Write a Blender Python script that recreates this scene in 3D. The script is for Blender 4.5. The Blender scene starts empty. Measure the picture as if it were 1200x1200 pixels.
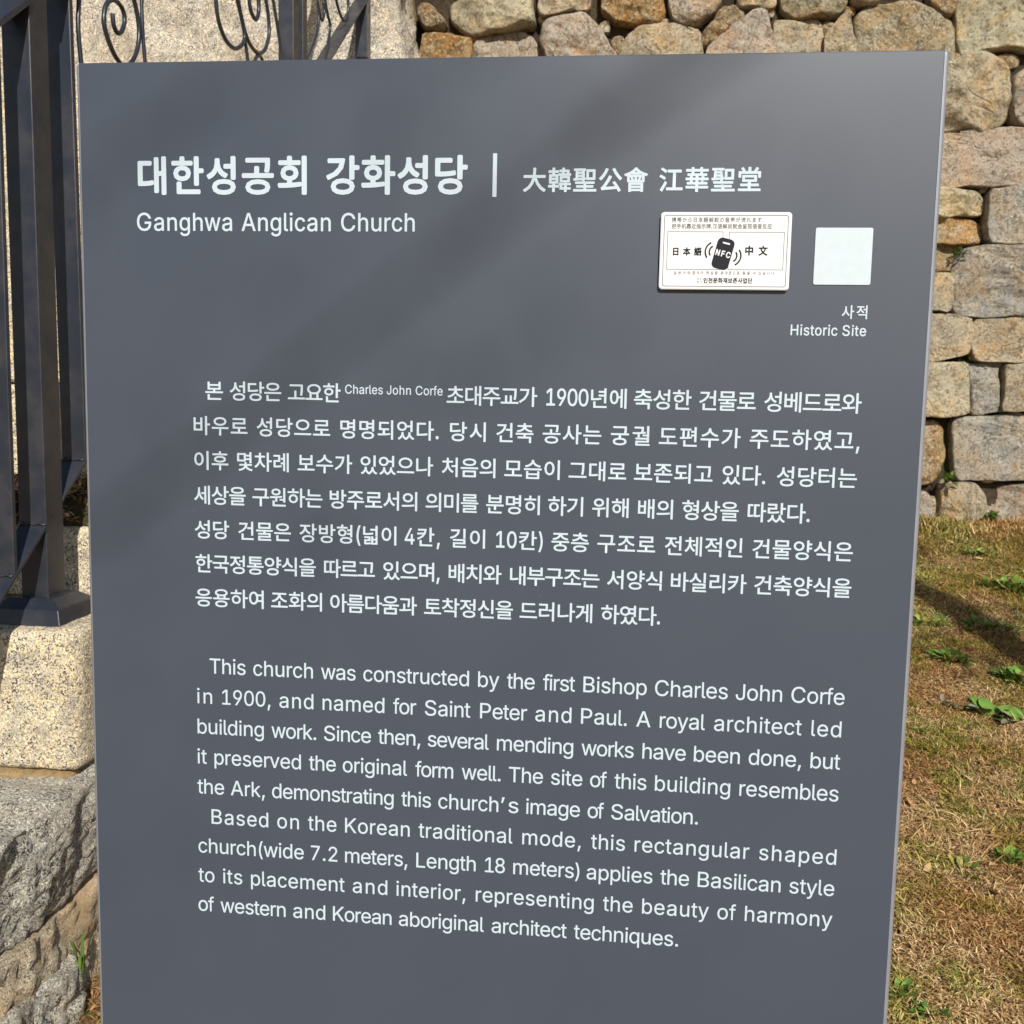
import bpy, bmesh, math, random
import numpy as np
from mathutils import Vector, Matrix, noise
from mathutils.geometry import delaunay_2d_cdt
random.seed(7); rng = np.random.default_rng(7)
sc = bpy.context.scene
COL = sc.collection
R_ = math.radians

# ------------------------------------------------------------------ camera
CAMZ = 1.355
yaw, pit, rol = R_(-6.073), R_(6.286), R_(1.159)
cy, sy, cp, sp, cr, sr = math.cos(yaw), math.sin(yaw), math.cos(pit), math.sin(pit), math.cos(rol), math.sin(rol)
Ry = np.array([[cy, 0, -sy], [0, 1, 0], [sy, 0, cy]])
Rx = np.array([[1, 0, 0], [0, cp, -sp], [0, sp, cp]])
Rz = np.array([[cr, -sr, 0], [sr, cr, 0], [0, 0, 1]])
RC = Rz @ Rx @ Ry                      # (right, down, into) -> camera (right, down, forward)
cam_d = bpy.data.cameras.new('camera'); cam = bpy.data.objects.new('camera', cam_d); COL.objects.link(cam)
ax = [Vector((RC[i][0], RC[i][2], -RC[i][1])) for i in range(3)]   # world vectors of camera x, down, forward
M3 = Matrix((ax[0], -ax[1], -ax[2])).transposed()
cam.matrix_world = Matrix.Translation((0, 0, CAMZ)) @ M3.to_4x4()
cam_d.sensor_width = 36; cam_d.lens = 36.0
cam_d.clip_start = 0.02; cam_d.clip_end = 500
cam_d.dof.use_dof = True; cam_d.dof.focus_distance = 0.72; cam_d.dof.aperture_fstop = 42
sc.camera = cam

# ------------------------------------------------------------------ light
SUN_EL, SUN_AZ = 34.0, 17.5            # azimuth to the right of straight behind the camera
tosun = Vector((math.sin(R_(SUN_AZ))*math.cos(R_(SUN_EL)), -math.cos(R_(SUN_AZ))*math.cos(R_(SUN_EL)), math.sin(R_(SUN_EL))))
W = bpy.data.worlds.new('World'); sc.world = W; W.use_nodes = True
wn = W.node_tree; wn.nodes.clear()
sky = wn.nodes.new('ShaderNodeTexSky'); sky.sky_type = 'NISHITA'; sky.sun_disc = False
sky.sun_elevation = R_(SUN_EL); sky.sun_rotation = R_(180 - SUN_AZ)
bg = wn.nodes.new('ShaderNodeBackground'); bg.inputs[1].default_value = 0.075
wo = wn.nodes.new('ShaderNodeOutputWorld')
wn.links.new(sky.outputs[0], bg.inputs[0]); wn.links.new(bg.outputs[0], wo.inputs[0])
sd = bpy.data.lights.new('sun', 'SUN'); sd.energy = 4.9; sd.angle = R_(0.53); sd.color = (1.0, 0.95, 0.87)
sun = bpy.data.objects.new('sun', sd); COL.objects.link(sun)
sun.rotation_euler = tosun.to_track_quat('Z', 'Y').to_euler()
sc.view_settings.view_transform = 'Standard'; sc.view_settings.look = 'None'
sc.view_settings.exposure = 0.12; sc.view_settings.gamma = 1.0; sc.view_settings.use_curve_mapping = False

# ------------------------------------------------------------------ surveying helpers (picture measurement -> place)
def ray(px, py):
    q = np.array([(px-600)/1200, (py-600)/1200, 1.0]) @ RC
    return Vector((q[0], q[2], -q[1]))
def at(px, py, Y):                     # point on the vertical plane y = Y
    d = ray(px, py); return Vector((0, 0, CAMZ)) + d*(Y/d.y)
def atx(px, py, X):                    # point on the vertical plane x = X
    d = ray(px, py); return Vector((0, 0, CAMZ)) + d*(X/d.x)
_perm = np.random.default_rng(3).random((64, 64))
def vn(x, y, o=0.0):                   # smooth value noise in -1..1, works on arrays
    x = np.asarray(x, float)+o*7.31; y = np.asarray(y, float)+o*3.17
    i = np.floor(x).astype(int); j = np.floor(y).astype(int); fx = x-i; fy = y-j
    fx = fx*fx*(3-2*fx); fy = fy*fy*(3-2*fy)
    g = lambda a, b: _perm[a & 63, b & 63]
    return 2*((g(i, j)*(1-fx)+g(i+1, j)*fx)*(1-fy)+(g(i, j+1)*(1-fx)+g(i+1, j+1)*fx)*fy)-1
def gz(x, y):                          # height of the ground
    x = np.asarray(x, float); y = np.asarray(y, float)
    z = 0.166*np.clip(y, -6, 5.6)
    z = z + 0.022*vn(x*1.3, y*1.3, 1) + 0.012*vn(x*4, y*4, 2) + 0.005*vn(x*13, y*13, 4)
    z = z + 0.10*np.exp(-((x+0.87)/0.12)**2)*np.clip((2.6-y)/0.6, 0, 1)*np.clip((y-0.9)/0.4, 0, 1)
    return z if z.ndim else float(z)
def atg(px, py):
    d = ray(px, py); t = 1.0
    for i in range(60):
        p = Vector((0, 0, CAMZ)) + d*t
        t += (p.z-gz(p.x, p.y))/(-d.z+0.166*d.y)*0.8
    return Vector((0, 0, CAMZ)) + d*t

# ------------------------------------------------------------------ object helpers
def link(name, me, mat=None, parent=None):
    o = bpy.data.objects.new(name, me); COL.objects.link(o)
    if mat is not None: me.materials.append(mat)
    if parent is not None: o.parent = parent
    return o
def tag(o, label=None, cat=None, group=None, kind=None):
    if label: o['label'] = label
    if cat: o['category'] = cat
    if group: o['group'] = group
    if kind: o['kind'] = kind
    return o
def thing(name, label, cat, group=None, loc=(0, 0, 0)):
    o = bpy.data.objects.new(name, None); COL.objects.link(o); o.location = loc; o.empty_display_size = 0.05
    return tag(o, label, cat, group)
def meshd(name, v, f, smooth=False):
    me = bpy.data.meshes.new(name); me.from_pydata([tuple(p) for p in v], [], [tuple(q) for q in f])
    if smooth: me.polygons.foreach_set('use_smooth', [True]*len(me.polygons))
    me.update(); return me
def mesh_np(name, V, F):               # V (n,3), F (m,3) triangles
    me = bpy.data.meshes.new(name)
    V = np.asarray(V, np.float32); F = np.asarray(F, np.int32)
    me.vertices.add(len(V)); me.vertices.foreach_set('co', V.ravel())
    k = F.shape[1]
    me.loops.add(F.size); me.loops.foreach_set('vertex_index', F.ravel())
    me.polygons.add(len(F)); me.polygons.foreach_set('loop_start', np.arange(0, F.size, k, dtype=np.int32))
    me.polygons.foreach_set('loop_total', np.full(len(F), k, np.int32))
    me.update(); me.validate(); return me
def bevel_mesh(me, w, seg=2):
    bm = bmesh.new(); bm.from_mesh(me)
    bmesh.ops.recalc_face_normals(bm, faces=bm.faces)
    bmesh.ops.bevel(bm, geom=bm.edges[:], offset=w, segments=seg, affect='EDGES', profile=0.5)
    bm.to_mesh(me); bm.free(); return me
def hexa(name, c8, bev=0.0, seg=2):    # c8: bottom 4 (ccw) then top 4
    me = meshd(name, c8, [(3, 2, 1, 0), (4, 5, 6, 7), (0, 1, 5, 4), (1, 2, 6, 5), (2, 3, 7, 6), (3, 0, 4, 7)])
    if bev: bevel_mesh(me, bev, seg)
    return me
def box(name, x0, x1, y0, y1, z0, z1, bev=0.0, seg=2):
    return hexa(name, [(x0, y0, z0), (x1, y0, z0), (x1, y1, z0), (x0, y1, z0), (x0, y0, z1), (x1, y0, z1), (x1, y1, z1), (x0, y1, z1)], bev, seg)
def cat_spline(P, n=6):
    out = []
    for i in range(len(P)-1):
        p0 = P[max(i-1, 0)]; p1 = P[i]; p2 = P[i+1]; p3 = P[min(i+2, len(P)-1)]
        for k in range(n):
            t = k/n
            out.append(0.5*((2*p1)+(p2-p0)*t+(2*p0-5*p1+4*p2-p3)*t*t+(3*p1-p0-3*p2+p3)*t**3))
    out.append(P[-1]); return out
def tube(name, P, r, sides=8, taper=None):
    V = []; F = []; n = len(P); prev = None
    for i, p in enumerate(P):
        d = (P[min(i+1, n-1)]-P[max(i-1, 0)]).normalized()
        if prev is None:
            a = d.orthogonal().normalized()
        else:
            a = (prev-d*prev.dot(d)).normalized()
        prev = a; b = d.cross(a); rr = r*(taper(i/(n-1)) if taper else 1)
        for k in range(sides):
            t = 2*math.pi*k/sides; V.append(p+a*(rr*math.cos(t))+b*(rr*math.sin(t)))
    for i in range(n-1):
        for k in range(sides):
            F.append((i*sides+k, i*sides+(k+1) % sides, (i+1)*sides+(k+1) % sides, (i+1)*sides+k))
    F.append(tuple(range(sides))[::-1]); F.append(tuple((n-1)*sides+k for k in range(sides)))
    return meshd(name, V, F, True)

# ------------------------------------------------------------------ materials
class NB:
    def __init__(s, name):
        s.m = bpy.data.materials.new(name); s.m.use_nodes = True; s.t = s.m.node_tree; s.t.nodes.clear()
        s.out = s.n('ShaderNodeOutputMaterial'); s.b = s.n('ShaderNodeBsdfPrincipled'); s.l(s.b.outputs[0], s.out.inputs[0])
        s.tc = s.n('ShaderNodeTexCoord')
    def n(s, k, **kw):
        x = s.t.nodes.new(k)
        for a, b in kw.items(): setattr(x, a, b)
        return x
    def l(s, a, b): s.t.links.new(a, b)
    def noise(s, scale, detail=4, rough=0.55, vec=None):
        x = s.n('ShaderNodeTexNoise'); x.inputs['Scale'].default_value = scale; x.inputs['Detail'].default_value = detail
        x.inputs['Roughness'].default_value = rough; s.l(vec or s.tc.outputs['Object'], x.inputs['Vector']); return x.outputs[0]
    def voro(s, scale, feature='F1', out=0, vec=None):
        x = s.n('ShaderNodeTexVoronoi'); x.feature = feature; x.inputs['Scale'].default_value = scale
        s.l(vec or s.tc.outputs['Object'], x.inputs['Vector']); return x.outputs[out]
    def ramp(s, f, stops, interp='LINEAR'):
        x = s.n('ShaderNodeValToRGB'); x.color_ramp.interpolation = interp; e = x.color_ramp.elements
        while len(e) < len(stops): e.new(0.5)
        for i, (p, c) in enumerate(stops):
            e[i].position = p; e[i].color = (c[0], c[1], c[2], 1) if isinstance(c, tuple) else (c, c, c, 1)
        s.l(f, x.inputs[0]); return x.outputs[0]
    def mix(s, f, a, b, mode='MIX'):
        x = s.n('ShaderNodeMix'); x.data_type = 'RGBA'; x.blend_type = mode
        for k, v in ((0, f), (6, a), (7, b)):
            if hasattr(v, 'links'): s.l(v, x.inputs[k])
            elif isinstance(v, tuple): x.inputs[k].default_value = (*v, 1)
            else: x.inputs[k].default_value = v
        return x.outputs[2]
    def bump(s, h, dist, strength=1.0, prev=None):
        x = s.n('ShaderNodeBump'); x.inputs['Distance'].default_value = dist; x.inputs['Strength'].default_value = strength
        s.l(h, x.inputs['Height'])
        if prev is not None: s.l(prev, x.inputs['Normal'])
        return x.outputs[0]
    def set(s, col=None, rough=None, metal=None, spec=None, nor=None):
        for k, v in (('Base Color', col), ('Roughness', rough), ('Metallic', metal), ('Specular IOR Level', spec), ('Normal', nor)):
            if v is None: continue
            if hasattr(v, 'links'): s.l(v, s.b.inputs[k])
            elif isinstance(v, tuple): s.b.inputs[k].default_value = (*v, 1)
            else: s.b.inputs[k].default_value = v
        return s.m

def mat_panel():
    b = NB('slate_grey_paint')
    fine = b.noise(1800, 2); big = b.noise(6, 3)
    dust = b.ramp(b.noise(160, 5, .7), [(.66, 0.0), (.78, 1.0)])
    scr = b.n('ShaderNodeMapping'); scr.inputs['Rotation'].default_value = (0, .45, 0); scr.inputs['Scale'].default_value = (5, 5, 160)
    b.l(b.tc.outputs['Object'], scr.inputs[0])
    sc1 = b.ramp(b.noise(2.2, 3, .6, scr.outputs[0]), [(.72, 0.0), (.76, 1.0)])
    c = b.mix(b.ramp(big, [(.3, 0.0), (.7, 1.0)]), (.050, .062, .085), (.056, .067, .089))
    c = b.mix(b.ramp(dust, [(0, 0.0), (1, .16)]), c, (.34, .33, .31))
    c = b.mix(b.ramp(sc1, [(0, 0.0), (1, .10)]), c, (.36, .36, .36))
    r = b.ramp(big, [(.2, .34), (.8, .41)])
    return b.set(c, r, spec=.45, nor=b.bump(fine, .00004, .35))
def mat_plain(name, col, rough=.6, spec=.4, metal=0.0, vary=.0, scale=30):
    b = NB(name)
    c = b.mix(b.ramp(b.noise(scale, 5), [(.35, 0.0), (.65, 1.0)]), col, tuple(x*(1-vary) for x in col))
    return b.set(c, rough, metal, spec)
def mat_iron():
    b = NB('black_painted_iron')
    big = b.noise(14, 5, .65); fine = b.noise(420, 3)
    c = b.mix(b.ramp(big, [(.42, 0.0), (.62, 1.0)]), (.018, .022, .032), (.036, .036, .043))
    rust = b.ramp(b.noise(55, 6, .75), [(.68, 0.0), (.76, 1.0)])
    c = b.mix(b.ramp(rust, [(0, 0.0), (1, .4)]), c, (.16, .105, .06))
    r = b.ramp(b.noise(30, 4), [(.3, .26), (.7, .45)])
    h = b.noise(90, 3)
    return b.set(c, r, spec=.5, nor=b.bump(fine, .0002, .35, b.bump(h, .0006, .3)))
def mat_granite(name, a, c2, dark, coarse=1.0, stain=(.42, .27, .13), st_amt=.35, rough_h=.0016):
    b = NB(name)
    oc = b.n('ShaderNodeObjectInfo')
    cell = b.voro(420*coarse, 'F1', 1); sep = b.n('ShaderNodeSeparateColor'); b.l(cell, sep.inputs[0])
    base = b.mix(b.ramp(sep.outputs[0], [(.15, 0.0), (.75, 1.0)]), a, c2)
    spk = b.ramp(sep.outputs[1], [(.62, 0.0), (.72, 1.0)])
    cell2 = b.voro(230*coarse, 'F1', 1); sep2 = b.n('ShaderNodeSeparateColor'); b.l(cell2, sep2.inputs[0])
    spk2 = b.ramp(sep2.outputs[2], [(.84, 0.0), (.92, 1.0)])
    base = b.mix(spk2, base, tuple(min(1, x*1.25) for x in a))
    base = b.mix(b.mix(1.0, spk, b.ramp(b.noise(60*coarse, 4), [(.35, .35), (.6, 1.0)]), 'MULTIPLY'), base, dark)
    blot = b.ramp(b.noise(7, 5, .6), [(.42, 0.0), (.68, 1.0)])
    base = b.mix(b.mix(1.0, blot, (st_amt,)*3, 'MULTIPLY'), base, stain, 'MIX')
    grim = b.ramp(b.noise(22, 6, .7), [(.50, 0.0), (.66, .55)])
    base = b.mix(grim, base, tuple(x*.45 for x in c2))
    hh = b.noise(260*coarse, 6, .75); h2 = b.noise(45, 5, .6)
    return b.set(base, .85, spec=.25, nor=b.bump(hh, rough_h, .9, b.bump(h2, .006, .7)))
def mat_fieldstone():
    b = NB('weathered_wall_stone')
    oi = b.n('ShaderNodeObjectInfo')
    add = b.n('ShaderNodeVectorMath', operation='ADD'); mul = b.n('ShaderNodeVectorMath', operation='SCALE'); mul.inputs['Scale'].default_value = 37.0
    comb = b.n('ShaderNodeCombineXYZ')
    for k in range(3): b.l(oi.outputs['Random'], comb.inputs[k])
    b.l(comb.outputs[0], mul.inputs[0]); b.l(b.tc.outputs['Object'], add.inputs[0]); b.l(mul.outputs[0], add.inputs[1]); v = add.outputs[0]
    base = oi.outputs['Color']
    warm = b.mix(1.0, base, (1.12, .90, .66), 'MULTIPLY'); grey = b.mix(1.0, base, (.74, .78, .84), 'MULTIPLY')
    pale = b.mix(.60, base, (.80, .73, .58))
    c = b.mix(b.ramp(b.noise(5, 6, .62, v), [(.44, 0.0), (.58, .9)]), base, warm)
    c = b.mix(b.ramp(b.noise(8, 6, .7, v), [(.50, 0.0), (.60, .85)]), c, grey)
    c = b.mix(b.ramp(b.noise(11, 7, .72, v), [(.50, 0.0), (.62, .9)]), c, pale)
    pits = b.ramp(b.noise(55, 6, .7, v), [(.56, 0.0), (.63, .8)])
    dk = b.ramp(b.noise(17, 8, .78, v), [(.54, 0.0), (.62, .85)])
    c = b.mix(dk, c, b.mix(1.0, base, (.42, .36, .28), 'MULTIPLY'))
    c = b.mix(pits, c, b.mix(1.0, base, (.30, .26, .20), 'MULTIPLY'))
    spk = b.voro(120, 'F1', 1, v); sp_ = b.n('ShaderNodeSeparateColor'); b.l(spk, sp_.inputs[0])
    c = b.mix(b.ramp(sp_.outputs[0], [(.76, 0.0), (.88, .55)]), c, b.mix(1.0, base, (.36, .33, .29), 'MULTIPLY'))
    c = b.mix(b.ramp(sp_.outputs[1], [(.78, 0.0), (.90, .65)]), c, (.78, .72, .58))
    h1 = b.noise(20, 9, .72, v); h2 = b.noise(90, 6, .75, v)
    crack = b.ramp(b.voro(6.5, 'DISTANCE_TO_EDGE', 0, v), [(0.0, 0.0), (.02, 1.0)])
    n = b.bump(crack, .006, .45, b.bump(h2, .016, 1.0, b.bump(h1, .10, 1.0)))
    return b.set(c, .9, spec=.2, nor=n)
def mat_dirt(name='ground_soil', a=(.20, .12, .055), c2=(.40, .26, .13)):
    b = NB(name)
    c = b.mix(b.ramp(b.noise(3, 6), [(.4, 0.0), (.6, 1.0)]), a, c2)
    c = b.mix(b.ramp(b.noise(70, 6, .7), [(.5, 0.0), (.66, .8)]), c, tuple(x*.4 for x in a))
    c = b.mix(b.ramp(b.noise(2.2, 5), [(.52, 0.0), (.66, .55)]), c, (.13, .14, .05))
    return b.set(c, .95, spec=.15, nor=b.bump(b.noise(120, 7, .75), .012, 1.0, b.bump(b.noise(28, 6), .03, .8)))
def mat_straw(name, stops, trans=0.0):
    b = NB(name)
    geo = b.n('ShaderNodeNewGeometry')
    c = b.ramp(geo.outputs['Random Per Island'], stops)
    c = b.mix(b.ramp(b.noise(3.1, 5), [(.42, 0.0), (.58, .85)]), c, b.mix(1.0, c, (.74, .60, .46), 'MULTIPLY'))
    c = b.mix(b.ramp(b.noise(9, 5), [(.48, 0.0), (.62, .8)]), c, b.mix(1.0, c, (.62, .78, .34), 'MULTIPLY'))
    return b.set(c, .75, spec=.25)

M_PANEL = mat_panel()
M_EDGE = mat_plain('satin_grey_frame', (.30, .31, .34), .42, .5, .35, .12, 60)
M_WHITE = mat_plain('white_lettering', (.475, .56, .625), .5, .3)
M_CARD = mat_plain('white_card', (.68, .685, .69), .5, .3)
M_CARDK = mat_plain('black_backing', (.012, .012, .014), .6, .2)
M_INK = mat_plain('dark_grey_ink', (.022, .023, .028), .7, .1)
M_LINE = mat_plain('grey_print_line', (.13, .13, .135), .7, .2)
M_STICK = mat_plain('pale_sticker', (.50, .58, .62), .5, .4, 0, .04, 200)
M_IRON = mat_iron()
M_GRAN = mat_granite('cream_granite', (.76, .62, .37), (.47, .44, .385), (.04, .04, .045), 1.1, st_amt=.20)
M_GRANG = mat_granite('grey_granite', (.80, .75, .61), (.46, .44, .40), (.05, .05, .05), 1.15, st_amt=.28, rough_h=.006)
M_CLAYG = mat_granite('clay_smeared_granite', (.76, .65, .47), (.52, .44, .32), (.08, .07, .06), 1.1, stain=(.60, .41, .22), st_amt=.95, rough_h=.005)
M_FAR = mat_granite('buff_granite', (.64, .56, .42), (.40, .385, .355), (.11, .105, .10), .60, st_amt=.25, rough_h=.004)
M_STONE = mat_fieldstone()
M_DIRT = mat_dirt()
M_CLAY = mat_dirt('sandy_clay', (.56, .39, .20), (.66, .48, .27))
M_DARKEARTH = mat_dirt('dark_joint_earth', (.05, .038, .026), (.12, .088, .055))
M_STRAW = mat_straw('dry_straw', [(0, (.17, .10, .035)), (.25, (.48, .30, .12)), (.5, (.68, .48, .21)), (.75, (.80, .64, .35)), (1, (.30, .175, .065))])
M_LITTER = mat_straw('brown_leaf_litter', [(0, (.10, .05, .022)), (.35, (.32, .165, .07)), (.7, (.55, .32, .15)), (1, (.66, .46, .28))])
M_GREEN = mat_straw('green_grass', [(0, (.06, .10, .015)), (.4, (.15, .20, .03)), (.7, (.34, .33, .06)), (1, (.52, .43, .12))])
M_LEAF = mat_straw('weed_leaf', [(0, (.06, .13, .02)), (.5, (.12, .24, .04)), (1, (.26, .34, .07))])
M_GREYLEAF = mat_straw('grey_green_leaf', [(0, (.17, .20, .13)), (.5, (.26, .25, .19)), (1, (.33, .29, .23))])
M_BARK = mat_plain('tree_bark', (.12, .09, .065), .9, .2, 0, .4, 20)
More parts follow.
